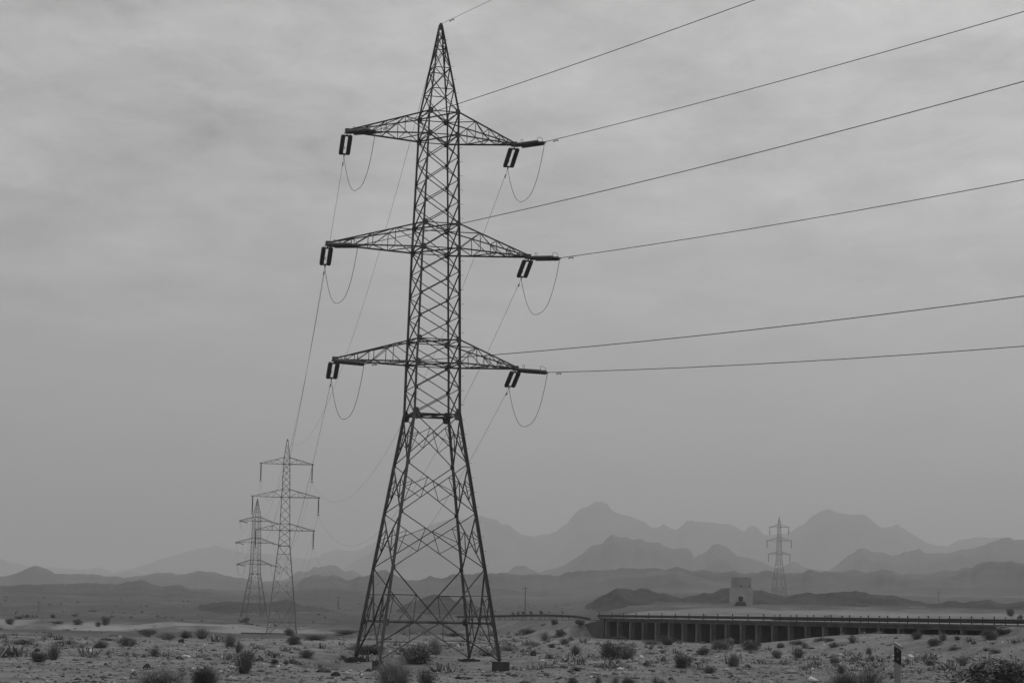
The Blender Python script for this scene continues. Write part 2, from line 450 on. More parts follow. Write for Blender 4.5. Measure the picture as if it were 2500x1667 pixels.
def ridge(name, pts, D, front, back, mkey, seed, rough=1.2, extend=True, base=None, gully=1.0, step=4.0):
    """a range of hills whose skyline runs through pts (photo pixels) at distance D; front and back are the depths of its slopes in metres"""
    pts = sorted(pts)
    pu = np.array([p[0] for p in pts], float); pv = np.array([p[1] for p in pts], float)
    lo, hi = (pu[0], pu[-1])
    U = np.arange(lo - (800 if extend else 0), hi + (800 if extend else 0) + .1, step)
    Vv = np.interp(U, pu, pv)
    out = np.maximum(lo - U, U - hi).clip(0)
    if extend:
        Vv = Vv + fbm(U / 160, U * 0 + seed, 4, seed) * 70 * sstep(0, 250, out)
    Vv = Vv + fbm(U / 22, U * 0 + seed * 3.3, 5, seed + 50) * rough * 5.5
    dirs = [ray(a, b) for a, b in zip(U, Vv)]
    wob = fbm(U / 240, U * 0 + 4.4, 3, seed + 9) * .25
    Dc = D * (1 + wob * front / D)
    X = np.array([d.x / d.y for d in dirs]) * Dc; Y = Dc
    Zc = EYE + np.array([d.z / d.y for d in dirs]) * Dc
    vv = np.concatenate([-np.linspace(1, 0, 26), np.linspace(0, 1, 9)[1:]])
    P = []
    L = np.hypot(X, Y)
    for v in vv:
        sc = 1 + (v * front if v < 0 else v * back) / L
        x = X * sc; y = Y * sc
        zb = ground_z(x, y) - 3 if base is None else np.full_like(x, base)
        a = abs(v)
        S = (1 - a) ** 1.15
        wig = fbm(x / (front * .22) + 3, y / (front * .45), 5, seed + 20, ridged=True) * .42 * gully
        env = min(1, a * 3.2) * (1 - a) ** .6
        S = S + (wig - .08) * env * (1 - .25 * a)
        z = zb + (Zc - zb) * np.clip(S, -.02, 1)
        # no foreground spur may rise over the skyline
        lim = EYE + (Zc - EYE) * sc - .012 * a * front * np.abs(Zc - zb) / (np.abs(Zc - zb).max() + 1)
        z = np.where(Zc > zb, np.minimum(z, np.maximum(lim, zb)), zb)
        P.append(np.stack([x, y, z], -1))
    V = np.concatenate(P); n = len(U)
    idx = np.arange(len(V)).reshape(len(vv), n)
    Fq = np.stack([idx[:-1, :-1], idx[:-1, 1:], idx[1:, 1:], idx[1:, :-1]], -1).reshape(-1, 4)
    o = link_mesh(name, np_mesh(name, V, Fq), M[mkey], smooth=True)
    return tag(o, kind='structure')

FARL = [(0, 1361), (44, 1376), (84, 1385), (120, 1383), (190, 1391), (241, 1385), (281, 1400), (330, 1385), (400, 1362), (455, 1345), (500, 1335), (530, 1332), (560, 1340), (600, 1350), (650, 1352), (700, 1358), (750, 1366), (780, 1358), (789, 1349), (819, 1343), (869, 1344), (890, 1335), (908, 1327), (923, 1319), (960, 1316), (1010, 1322), (1080, 1340), (1160, 1380)]
FAR = [(760, 1420), (830, 1392), (890, 1356), (930, 1330), (960, 1312), (1000, 1303), (1018, 1298), (1039, 1286), (1066, 1277), (1105, 1267), (1137, 1264), (1176, 1262), (1188, 1267), (1215, 1269), (1224, 1277), (1242, 1279), (1256, 1294), (1280, 1304), (1304, 1309), (1340, 1303), (1360, 1297), (1367, 1289), (1385, 1277), (1394, 1265), (1407, 1253), (1419, 1242), (1440, 1235), (1456, 1226), (1472, 1228), (1483, 1233), (1499, 1250), (1520, 1256), (1537, 1262), (1557, 1267), (1571, 1272), (1584, 1284), (1595, 1289), (1608, 1287), (1620, 1280), (1635, 1289), (1651, 1292), (1663, 1284), (1676, 1272), (1690, 1270), (1697, 1274), (1731, 1274), (1771, 1278), (1795, 1284), (1812, 1294), (1822, 1294), (1829, 1286), (1838, 1282), (1850, 1289), (1863, 1301), (1880, 1305), (1922, 1302), (1935, 1294), (1954, 1281), (1967, 1275), (1986, 1260), (1999, 1248), (2024, 1241), (2040, 1248), (2056, 1253), (2088, 1257), (2113, 1258), (2126, 1267), (2145, 1284), (2158, 1288), (2177, 1286), (2193, 1280), (2200, 1289), (2219, 1296), (2235, 1307), (2260, 1323), (2292, 1332), (2314, 1331), (2340, 1316), (2372, 1311), (2394, 1310), (2420, 1314), (2451, 1312), (2500, 1318)]
MIDR = [(1190, 1420), (1225, 1404), (1237, 1398), (1251, 1388), (1265, 1380), (1280, 1378), (1292, 1388), (1316, 1396), (1353, 1389), (1377, 1379), (1404, 1362), (1424, 1349), (1436, 1337), (1445, 1329), (1469, 1328), (1482, 1313), (1494, 1303), (1506, 1308), (1530, 1311), (1540, 1316), (1564, 1317), (1584, 1323), (1611, 1323), (1622, 1331), (1642, 1339), (1676, 1338), (1685, 1342), (1695, 1358), (1724, 1347), (1741, 1331), (1754, 1328), (1775, 1335), (1792, 1352), (1799, 1360), (1826, 1358), (1840, 1362), (1867, 1376), (1890, 1388), (1928, 1374), (1941, 1370), (1960, 1383), (2021, 1393), (2037, 1383), (2053, 1369), (2069, 1356), (2085, 1347), (2094, 1339), (2107, 1337), (2133, 1347), (2161, 1348), (2177, 1355), (2196, 1353), (2209, 1347), (2238, 1339), (2244, 1333), (2252, 1345), (2267, 1349), (2308, 1348), (2340, 1343), (2375, 1337), (2407, 1329), (2426, 1321), (2458, 1310), (2467, 1311), (2474, 1318), (2500, 1320)]
LOWR = [(0, 1407), (40, 1400), (73, 1385), (95, 1382), (117, 1388), (132, 1402), (182, 1402), (238, 1403), (300, 1407), (336, 1405), (380, 1398), (439, 1402), (490, 1394), (526, 1395), (548, 1403), (578, 1409), (610, 1416), (658, 1418), (716, 1421), (738, 1413), (764, 1405), (815, 1404), (830, 1409), (848, 1417), (875, 1405), (908, 1403), (923, 1393), (941, 1388), (953, 1396), (970, 1405), (994, 1414), (1024, 1415), (1051, 1407), (1060, 1410), (1087, 1407), (1107, 1400), (1131, 1399), (1152, 1401), (1197, 1399), (1236, 1400), (1316, 1402), (1346, 1405), (1375, 1400), (1411, 1391), (1489, 1391), (1540, 1385), (1560, 1389), (1598, 1387), (1625, 1389), (1652, 1382), (1676, 1389), (1730, 1394), (1778, 1396), (1791, 1393), (1814, 1398), (1855, 1394), (1887, 1393), (1919, 1401), (1948, 1399), (1973, 1391), (1999, 1393), (2031, 1396), (2056, 1398), (2085, 1393), (2117, 1396), (2152, 1391), (2171, 1394), (2203, 1401), (2238, 1401), (2292, 1394), (2333, 1391), (2375, 1385), (2397, 1372), (2420, 1368), (2451, 1370), (2500, 1372)]
LEFT = [(0, 1431), (73, 1427), (128, 1424), (175, 1425), (190, 1421), (227, 1421), (256, 1425), (292, 1424), (322, 1419), (344, 1415), (358, 1420), (373, 1429), (395, 1430), (424, 1428), (446, 1430), (468, 1437), (494, 1440), (519, 1438), (541, 1446), (570, 1452), (620, 1447), (690, 1443), (760, 1437), (830, 1436), (900, 1446), (980, 1470)]
NEAR = [(1428, 1478), (1452, 1463), (1472, 1452), (1496, 1442), (1506, 1436), (1520, 1435), (1550, 1440), (1567, 1434), (1584, 1440), (1601, 1446), (1625, 1448), (1642, 1454), (1666, 1458), (1693, 1452), (1741, 1446), (1758, 1439), (1778, 1434), (1810, 1438), (1836, 1441), (1862, 1441), (1887, 1450), (1909, 1452), (1922, 1456), (1941, 1450), (1970, 1444), (1992, 1449), (2024, 1447), (2050, 1445), (2063, 1443), (2113, 1444), (2129, 1450), (2164, 1453), (2196, 1457), (2241, 1465), (2267, 1471), (2292, 1474), (2330, 1480)]
NEARE = [(2260, 1480), (2292, 1473), (2314, 1465), (2333, 1465), (2350, 1471), (2375, 1468), (2413, 1463), (2429, 1469), (2461, 1474), (2500, 1468), (2560, 1462), (2640, 1470), (2720, 1484)]
LHILL = [(428, 1498), (439, 1492), (475, 1479), (512, 1473), (556, 1469), (570, 1469), (658, 1469), (680, 1466), (695, 1462), (713, 1464), (724, 1473), (742, 1479), (786, 1481), (804, 1488), (823, 1496)]
CHILL = [(960, 1494), (985, 1478), (1000, 1471), (1033, 1459), (1057, 1450), (1096, 1453), (1110, 1466), (1130, 1472), (1160, 1476), (1190, 1486), (1205, 1494)]
MOUND = [(1345, 1502), (1362, 1486), (1370, 1477), (1387, 1471), (1404, 1476), (1416, 1486), (1432, 1502)]
ridge('far_mountains', FARL, 11000, 1600, 900, 'far', 10, .8, base=-10)
ridge('far_mountains', FAR, 8600, 2000, 1200, 'far', 11, 1.1, base=-10)
ridge('mountains', MIDR, 4600, 900, 700, 'far', 12, 1.0, base=-10)
ridge('low_hills', [p for p in LOWR if p[0] < 860] + [(900, 1432), (960, 1460)], 3300, 600, 400, 'range', 23, .9)
ridge('low_hills', [(640, 1462), (700, 1440)] + [p for p in LOWR if p[0] > 730], 2300, 500, 400, 'range', 13, .9, gully=1.7)
ridge('foothills', LEFT, 1500, 420, 260, 'range', 14, .8)
ridge('dark_hill', NEAR, 860, 120, 90, 'hill', 15, .8, gully=1.7, extend=False, step=2.5)
ridge('dark_hill', NEARE, 820, 110, 80, 'hill', 16, .7, extend=False, step=2.5)
ridge('dark_hill', LHILL, 880, 120, 80, 'hill', 17, .6, extend=False, step=2.5)
ridge('dark_hill', CHILL, 840, 110, 80, 'hill', 18, .6, extend=False, step=2.5)
ridge('dark_hill', MOUND, 1050, 20, 16, 'range', 19, .3, extend=False, step=1.5)

# ------------------------------------------------------------------ lattice towers
def lerp(a, b, t): return a + (b - a) * t
def make_tower(spec, root):
    """spec: levels (z, half width along the arms, half width along the line), arms, panels"""
    zs = [l[0] for l in spec['levels']]; ws = [l[1] for l in spec['levels']]; dsn = [l[2] for l in spec['levels']]
    SG = ((-1, -1), (1, -1), (1, 1), (-1, 1))
    def leg(k, z):
        return Vector((SG[k][0] * np.interp(z, zs, ws), SG[k][1] * np.interp(z, zs, dsn), z))
    def outv(k): return Vector((SG[k][0], SG[k][1], 0))
    steel = M[spec['mat']]
    zw, zt, H = spec['waist'], spec['zpeak'], spec['H']
    k_ = spec['thick']
    # legs, each one mesh, with climbing bolts on the fourth
    for k in range(4):
        mb = MB()
        kn = sorted(set([0.0, zw, zt] + [z for z in spec['nodes']]))
        for a, b in zip(kn[:-1], kn[1:]):
            wd = k_ * (0.185 if b <= zw + .01 else lerp(.14, .105, (a - zw) / (zt - zw)))
            mb.bar(leg(k, a), leg(k, b) + Vector((0, 0, .02)), wd, outv(k))
        if k == 1 and spec['detail']:
            z = 3.0
            while z < zt:
                p = leg(k, z); mb.tube([p, p + Vector((.26, -.03, 0))], .012, 4); z += .9
        if spec['detail']:
            sh = [(-.5, -.3), (-.2, -.5), (.2, -.5), (.5, -.3), (.5, .3), (.2, .5), (-.2, .5), (-.5, .3)]
            for z in spec['gussets']:
                if abs(z - zw) < .1: continue
                p = leg(k, z); big = 1.15 if z in spec['frames'] else .72
                mb.plate(p + Vector((-SG[k][0] * .07 * big, SG[k][1] * .03, 0)), (0, 1, 0), .26 * big, .36 * big, .02, shape=sh)
                mb.plate(p + Vector((SG[k][0] * .03, -SG[k][1] * .07 * big, 0)), (1, 0, 0), .26 * big, .36 * big, .02, shape=sh)
        lo = mb.build('leg', steel, root)
        if spec['detail']:
            sh = [(-.22, -.5), (.30, -.45), (.5, .02), (.3, .16), (.1, .5), (-.28, .5), (-.5, .1)]
            p = leg(k, zw)
            for c_, n_, fl in ((Vector((-SG[k][0] * .16, SG[k][1] * .035, 0)), (0, 1, 0), SG[k][0]), (Vector((SG[k][0] * .035, -SG[k][1] * .16, 0)), (1, 0, 0), -SG[k][1])):
                g = MB(); g.plate(p + c_, n_, .46, .74, .02, shape=[(x * fl, y) for x, y in sh] if fl > 0 else [(x * fl, y) for x, y in sh][::-1])
                g.build('gusset_plate', M['plate'], lo)
            f = MB()
            p = leg(k, 0)
            hb = 0.85
            if k in (0, 1):
                f.box((p.x + .05, p.y, -hb), .88, .80, hb - .03)
            else:
                f.box((p.x, p.y, -hb), 1.2, 1.0, hb - .08)
                f.box((p.x, p.y, -.08), .62, .62, .05)
            f.build('concrete_footing', M['rock_dark'], root)
    # lattice on each of the four faces
    for k in range(4):
        j = (k + 1) % 4
        mb = MB()
        ov = (outv(k) + outv(j)) * .5
        P = lambda side, z: leg(k if side == 0 else j, z)
        w1, w2, w3 = .095 * k_, .066 * k_, .046 * k_
        def X(z0, z1, w, sub=False):
            a0, b0, a1, b1 = P(0, z0), P(1, z0), P(0, z1), P(1, z1)
            off = ov * .03
            mb.bar(a0 + off, b1 + off, w, ov); mb.bar(b0 - off, a1 - off, w, ov)
            if sub:
                zm = (z0 + z1) / 2
                for s_ in (0, 1):
                    lp = P(s_, zm)
                    t0 = a0 if s_ == 0 else b0; t1 = b1 if s_ == 0 else a1      # upper/lower diagonals from this leg
                    q0 = P(s_, z0) + ((P(1 - s_, z1)) - P(s_, z0)) * .29
                    q1 = P(s_, z1) + ((P(1 - s_, z0)) - P(s_, z1)) * .29
                    mb.bar(lp, q0, w3, ov); mb.bar(lp, q1, w3, ov); mb.bar(q0, q1, w3, ov)
        for z0, z1, kind in spec['panels']:
            if kind == 'X': X(z0, z1, w2)
            elif kind == 'XS': X(z0, z1, w2, True)
            elif kind == 'H': mb.bar(P(0, z0), P(1, z0), w1, ov)
            elif kind == 'h': mb.bar(P(0, z0), P(1, z0), w2, ov)
            elif kind == 'V':          # legs at z0 down to the middle of the strut at z1
                mid = (P(0, z1) + P(1, z1)) / 2
                for s_ in (0, 1):
                    mb.bar(P(s_, z0), mid, w1 * .9, ov)
                    zq = lerp(z0, z1, .5)
                    dq = lerp(P(s_, z0), mid, .5); lq = P(s_, zq); sq = lerp(P(s_, z1), mid, .5)
                    mb.bar(lq, dq, w2, ov); mb.bar(dq, sq, w3, ov); mb.bar(lq, sq, w2 * .85, ov)
                    mb.bar(dq, lerp(P(s_, z1), mid, .22), w3, ov)
            elif kind == 'A':          # middle of the strut at z0 down to the leg feet at z1
                mid = (P(0, z0) + P(1, z0)) / 2
                for s_ in (0, 1):
                    mb.bar(mid, P(s_, z1), w1 * .9, ov)
                    zq = lerp(z0, z1, .52)
                    dq = lerp(mid, P(s_, z1), .52); lq = P(s_, zq); sq = lerp(P(s_, z0), mid, .45)
                    mb.bar(lq, dq, w2, ov); mb.bar(dq, sq, w3, ov); mb.bar(lq, sq, w3, ov)
        mb.build('lattice_face', steel, root)
    # level frames inside the body
    for z in spec['frames']:
        mb = MB()
        pts = [leg(k, z) for k in range(4)]
        mb.bar(pts[0], pts[2], .07 * k_, (0, 0, 1)); mb.bar(pts[1] + Vector((0, 0, .03)), pts[3] + Vector((0, 0, .03)), .07 * k_, (0, 0, 1))
        if abs(z - zw) < .1 or z < zw:
            mids = [(pts[i] + pts[(i + 1) % 4]) / 2 for i in range(4)]
            for i in range(4): mb.bar(mids[i], mids[(i + 1) % 4], .06 * k_, (0, 0, 1))
        mb.build('level_frame', steel, root)
    # peak
    mb = MB()
    apex = [Vector((SG[k][0] * .09, SG[k][1] * .09, H - .12)) for k in range(4)]
    base = [leg(k, zt) for k in range(4)]
    kz = spec['peak_nodes']
    at_ = lambda k, z: lerp(base[k], apex[k], (z - zt) / (H - .12 - zt))
    for k in range(4):
        mb.bar(base[k], apex[k], .10 * k_, outv(k))
        j = (k + 1) % 4; ov = (outv(k) + outv(j)) * .5
        for a, b in zip(kz[:-1], kz[1:]):
            mb.bar(at_(k, a), at_(j, b), .055 * k_, ov); mb.bar(at_(j, a) - ov * .04, at_(k, b) - ov * .04, .055 * k_, ov)
            mb.bar(at_(k, b), at_(j, b), .06 * k_, ov)
    mb.plate((0, 0, H - .1), (0, 1, 0), .34, .42, .2, shape=[(-.5, -.5), (.5, -.5), (.35, .2), (.12, .5), (-.12, .5), (-.35, .2)])
    if spec['detail']:
        z = zt + .4
        while z < H - 1:
            p = at_(1, z); mb.tube([p, p + Vector((.22, -.03, 0))], .011, 4); z += .9
    mb.build('peak', steel, root)
    # cross-arms
    for zb, ztop, aL, aR in spec['arms']:
        for sgn, ln in ((-1, aL), (1, aR)):
            mb = MB()
            tip = Vector((sgn * ln, 0, zb))
            ks = (0, 3) if sgn < 0 else (1, 2)
            fr = [.0, .30, .54, .74, .88]
            B = []; T = []
            for q, k in enumerate(ks):
                b0, t0 = leg(k, zb), leg(k, ztop)
                tb = tip + Vector((0, SG[k][1] * .10, 0)); tt = tip + Vector((0, SG[k][1] * .10, .10))
                mb.bar(b0, tb, .095 * k_, (0, SG[k][1], -1)); mb.bar(t0, tt, .08 * k_, (0, SG[k][1], 1))
                bb = [lerp(b0, tb, f) for f in fr]; tp = [lerp(t0, tt, f) for f in fr]
                for i in range(1, len(fr)):
                    mb.bar(bb[i], tp[i], .05 * k_, (0, SG[k][1], 0))
                    mb.bar(tp[i - 1] if i > 1 else tp[0], bb[i], .055 * k_, (0, SG[k][1], 0)) if i != 1 else mb.bar(bb[0], tp[1], .055 * k_, (0, SG[k][1], 0))
                B.append(bb); T.append(tp)
            for i in range(1, len(fr)):
                a, b = (0, 1) if i % 2 else (1, 0)
                mb.bar(B[a][i - 1], B[b][i], .05 * k_, (0, 0, -1))
                mb.bar(B[0][i], B[1][i], .045 * k_, (0, 0, -1))
                if i < 4: mb.bar(T[0][i], T[1][i], .045 * k_, (0, 0, 1))
                if i < 3: mb.bar(T[b][i - 1], T[a][i], .045 * k_, (0, 0, 1))
            mb.plate(tip + Vector((sgn * .05, 0, .02)), (0, 1, 0), .36, .3, .24)
            mb.build('crossarm', steel, root)

ARM_Z = (18.21, 25.40, 32.61)
main_spec = dict(
    levels=[(0, 3.70, 3.64), (14.99, 1.436, 1.47), (18.2, 1.376, 1.47), (19.65, 1.325, 1.50), (25.4, 1.19, 1.49), (26.95, 1.135, 1.49), (32.6, .962, 1.45), (34.05, .949, 1.50)],
    waist=14.99, zpeak=34.05, H=40.0, thick=1.0, mat='steel', detail=True,
    nodes=[5.52, 8.9, 11.92, 18.2, 19.65, 25.4, 26.95, 32.6],
    gussets=[2.22, 5.52, 8.9, 11.92, 14.99, 16.6, 18.2, 19.65, 21.1, 22.5, 23.95, 25.4, 26.95, 28.35, 29.75, 31.2, 32.6, 34.05],
    panels=[(2.22, 0, 'A'), (2.22, 0, 'H'), (5.52, 2.22, 'V'), (8.9, 5.52, 'XS'), (11.92, 8.9, 'XS'), (14.99, 11.92, 'XS'), (14.99, 0, 'H'),
            (16.6, 14.99, 'X'), (18.2, 16.6, 'X'), (18.2, 0, 'h'), (19.65, 18.2, 'X'), (19.65, 0, 'h'),
            (21.1, 19.65, 'X'), (22.5, 21.1, 'X'), (23.95, 22.5, 'X'), (25.4, 23.95, 'X'), (25.4, 0, 'h'), (26.95, 25.4, 'X'), (26.95, 0, 'h'),
            (28.35, 26.95, 'X'), (29.75, 28.35, 'X'), (31.2, 29.75, 'X'), (32.6, 31.2, 'X'), (32.6, 0, 'h'), (34.05, 32.6, 'X'), (34.05, 0, 'h')],
    frames=[2.22, 14.99, 18.2, 19.65, 25.4, 26.95, 32.6, 34.05],
    peak_nodes=[34.05, 35.6, 37.05, 38.5, 39.4],
    arms=[(18.21, 19.65, 6.16, 5.33), (25.40, 26.95, 6.79, 6.02), (32.61, 34.05, 5.76, 4.97)])
susp_spec = dict(
    levels=[(0, 2.72, 2.72), (16.1, 1.02, 1.02), (18.9, .92, .92), (20.1, .88, .88), (24.9, .74, .74), (26.3, .70, .70), (30.9, .57, .57), (32.1, .54, .54)],
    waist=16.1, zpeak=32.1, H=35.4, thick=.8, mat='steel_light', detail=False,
    nodes=[5.6, 10, 18.9, 20.1, 24.9, 26.3, 30.9], gussets=[],
    panels=[(2.4, 0, 'A'), (2.4, 0, 'H'), (6.4, 2.4, 'V'), (10.2, 6.4, 'XS'), (13.2, 10.2, 'XS'), (16.1, 13.2, 'X'), (14.6, 0, 'h'), (16.1, 0, 'H'),
            (17.5, 16.1, 'X'), (18.9, 17.5, 'X'), (18.9, 0, 'H'), (20.1, 18.9, 'X'), (20.1, 0, 'h'), (21.7, 20.1, 'X'), (23.3, 21.7, 'X'), (24.9, 23.3, 'X'), (24.9, 0, 'H'),
            (26.3, 24.9, 'X'), (26.3, 0, 'h'), (27.5, 26.3, 'X'), (28.7, 27.5, 'X'), (29.8, 28.7, 'X'), (30.9, 29.8, 'X'), (30.9, 0, 'H'), (32.1, 30.9, 'X'), (32.1, 0, 'h')],
    frames=[16.1], peak_nodes=[32.1, 33.2, 34.3],
    arms=[(18.9, 20.1, 5.2, 5.2), (24.9, 26.3, 5.95, 5.95), (30.9, 32.1, 4.63, 4.63)])

TG = 'lattice power pylons of the high-voltage line'
T1 = empty('power_pylon', (-4.92, 133.456, 0), 0.2756)
tag(T1, 'tall dark lattice pylon in front, double insulators hanging from all six arms', 'pylon', TG)
make_tower(main_spec, T1)
p2 = at(687, 1551.5, 390)
T2 = empty('power_pylon', p2, R(-7.9 + 15))
T2.rotation_euler = (0, 0, R(7.0))
tag(T2, 'slim grey lattice pylon behind low wall, single insulators hanging straight down', 'pylon', TG)
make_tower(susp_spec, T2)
p3 = at(619, 1511, 722)
T3 = copy_tree(T1)
T3.location = p3; T3.rotation_euler = (0, 0, R(25))
tag(T3, 'pale hazy lattice pylon standing close behind the slim pylon, dark hill at its feet', 'pylon', TG)
p4 = at(1902.5, 1262, 960)
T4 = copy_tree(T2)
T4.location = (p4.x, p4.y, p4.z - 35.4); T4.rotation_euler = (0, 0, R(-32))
tag(T4, 'faint far lattice pylon right of the tower house, feet hidden behind dark hills', 'pylon', TG)
bpy.context.view_layer.update()

# ------------------------------------------------------------------ insulators, jumpers, wires
def disc_string(mb, a, b, rad, n=12, disc=.10):
    a, b = Vector(a), Vector(b); L = (b - a).length; d = (b - a) / L
    k = max(4, int(L / disc)); pts = []; rr = []
    for i in range(k):
        s0 = i / k
        for f, r_ in ((.05, .6), (.2, .66), (.35, 1.0), (.68, .98), (.8, .68), (.95, .6)):
            pts.append(a + (b - a) * (s0 + f / k)); rr.append(rad * r_)
    pts = [a - d * .02] + pts + [b + d * .02]; rr = [rad * .3] + rr + [rad * .3]
    rr = [r_ * min(1.0, .45 + .18 * min(i, len(rr) - 1 - i)) for i, r_ in enumerate(rr)]
    mb.tube(pts, rr, n)
IG = 'double insulator sets on the front pylon'
def double_string(tip, dirv, L, label):
    """tension set: hook, yoke plate, two strings of discs, yoke plate, clamp, arcing horns; hangs from tip along dirv"""
    d = Vector(dirv).normalized()
    side = d.cross(Vector((0, 0, 1))).normalized(); up = side.cross(d)
    root = empty('insulator_set', tip)
    tag(root, label, 'insulator', IG)
    a, b = d * .48, d * (L - .22)
    hk = MB(); hk.tube([Vector((0, 0, 0)), d * .40], .035, 6); hk.build('hook', M['plate'], root)
    for c in (d * .42, b + d * .10):
        y = MB(); y.plate(c, up, .66, .16, .04, up=d); y.build('yoke_plate', M['plate'], root)
    for s_ in (-.225, .225):
        mb = MB(); sag = -up * .05
        mid = (a + b) / 2 + side * s_ + sag
        disc_string(mb, a + side * s_, b + side * s_, .145)
        mb.build('disc_string', M['insulator'], root, True)
    for c, s2 in ((d * .45, 1), (b + d * .02, -1)):
        h = MB()
        h.tube([c + side * -.12, c + side * -.15 + up * .26, c + up * .36 + d * .12 * s2, c + up * .34 + d * .34 * s2, c + up * .14 + d * .30 * s2], .014, 5)
        h.build('arcing_horn', M['plate'], root, True)
    cl = MB(); cl.tube([b + d * .10, d * (L + .25)], [.05, .035], 6); cl.build('clamp', M['plate'], root)
    return root
def catenary(A, B, sag, n=40):
    A, B = Vector(A), Vector(B)
    return [lerp(A, B, i / n) - Vector((0, 0, 4 * sag * (i / n) * (1 - i / n))) for i in range(n + 1)]
def damper(mb, p, d):
    d = Vector(d).normalized()
    q = p - Vector((0, 0, .10))
    mb.tube([p, q], .025, 5); mb.tube([q - d * .18, q + d * .18], .015, 5)
    for s_ in (-1, 1): mb.tube([q + d * s_ * .12, q + d * s_ * .21], .042, 6)
WG = 'high-voltage wires of the pylon line'
def wire(name, pts, rad, label, damp=True, group=WG, cat='power line'):
    mb = MB(); mb.tube([Vector(p) - Vector(pts[0]) for p in pts], rad, 6)
    o = mb.build(name, M['wire'], None, True); o.location = pts[0]
    tag(o, label, cat, group)
    if damp:
        d = MB(); damper(d, (Vector(pts[1]) - Vector(pts[0])).normalized() * 1.05, Vector(pts[1]) - Vector(pts[0]))
        d.build('vibration_damper', M['plate'], o)
    return o

E1 = Vector((math.cos(.2756), math.sin(.2756), 0)); O1 = Vector((-4.92, 133.456, 0))
E2 = Vector((math.cos(R(7.0)), math.sin(R(7.0)), 0))
PHI = Vector((math.sin(R(40)), -math.cos(R(40)), 0))
BPIX = {(-1, 2): (917, 319), (1, 2): (1330, 347), (-1, 1): (874, 599), (1, 1): (1367, 630), (-1, 0): (889, 888), (1, 0): (1337, 909)}
AL = (6.16, 6.79, 5.76); AR = (5.33, 6.02, 4.97)
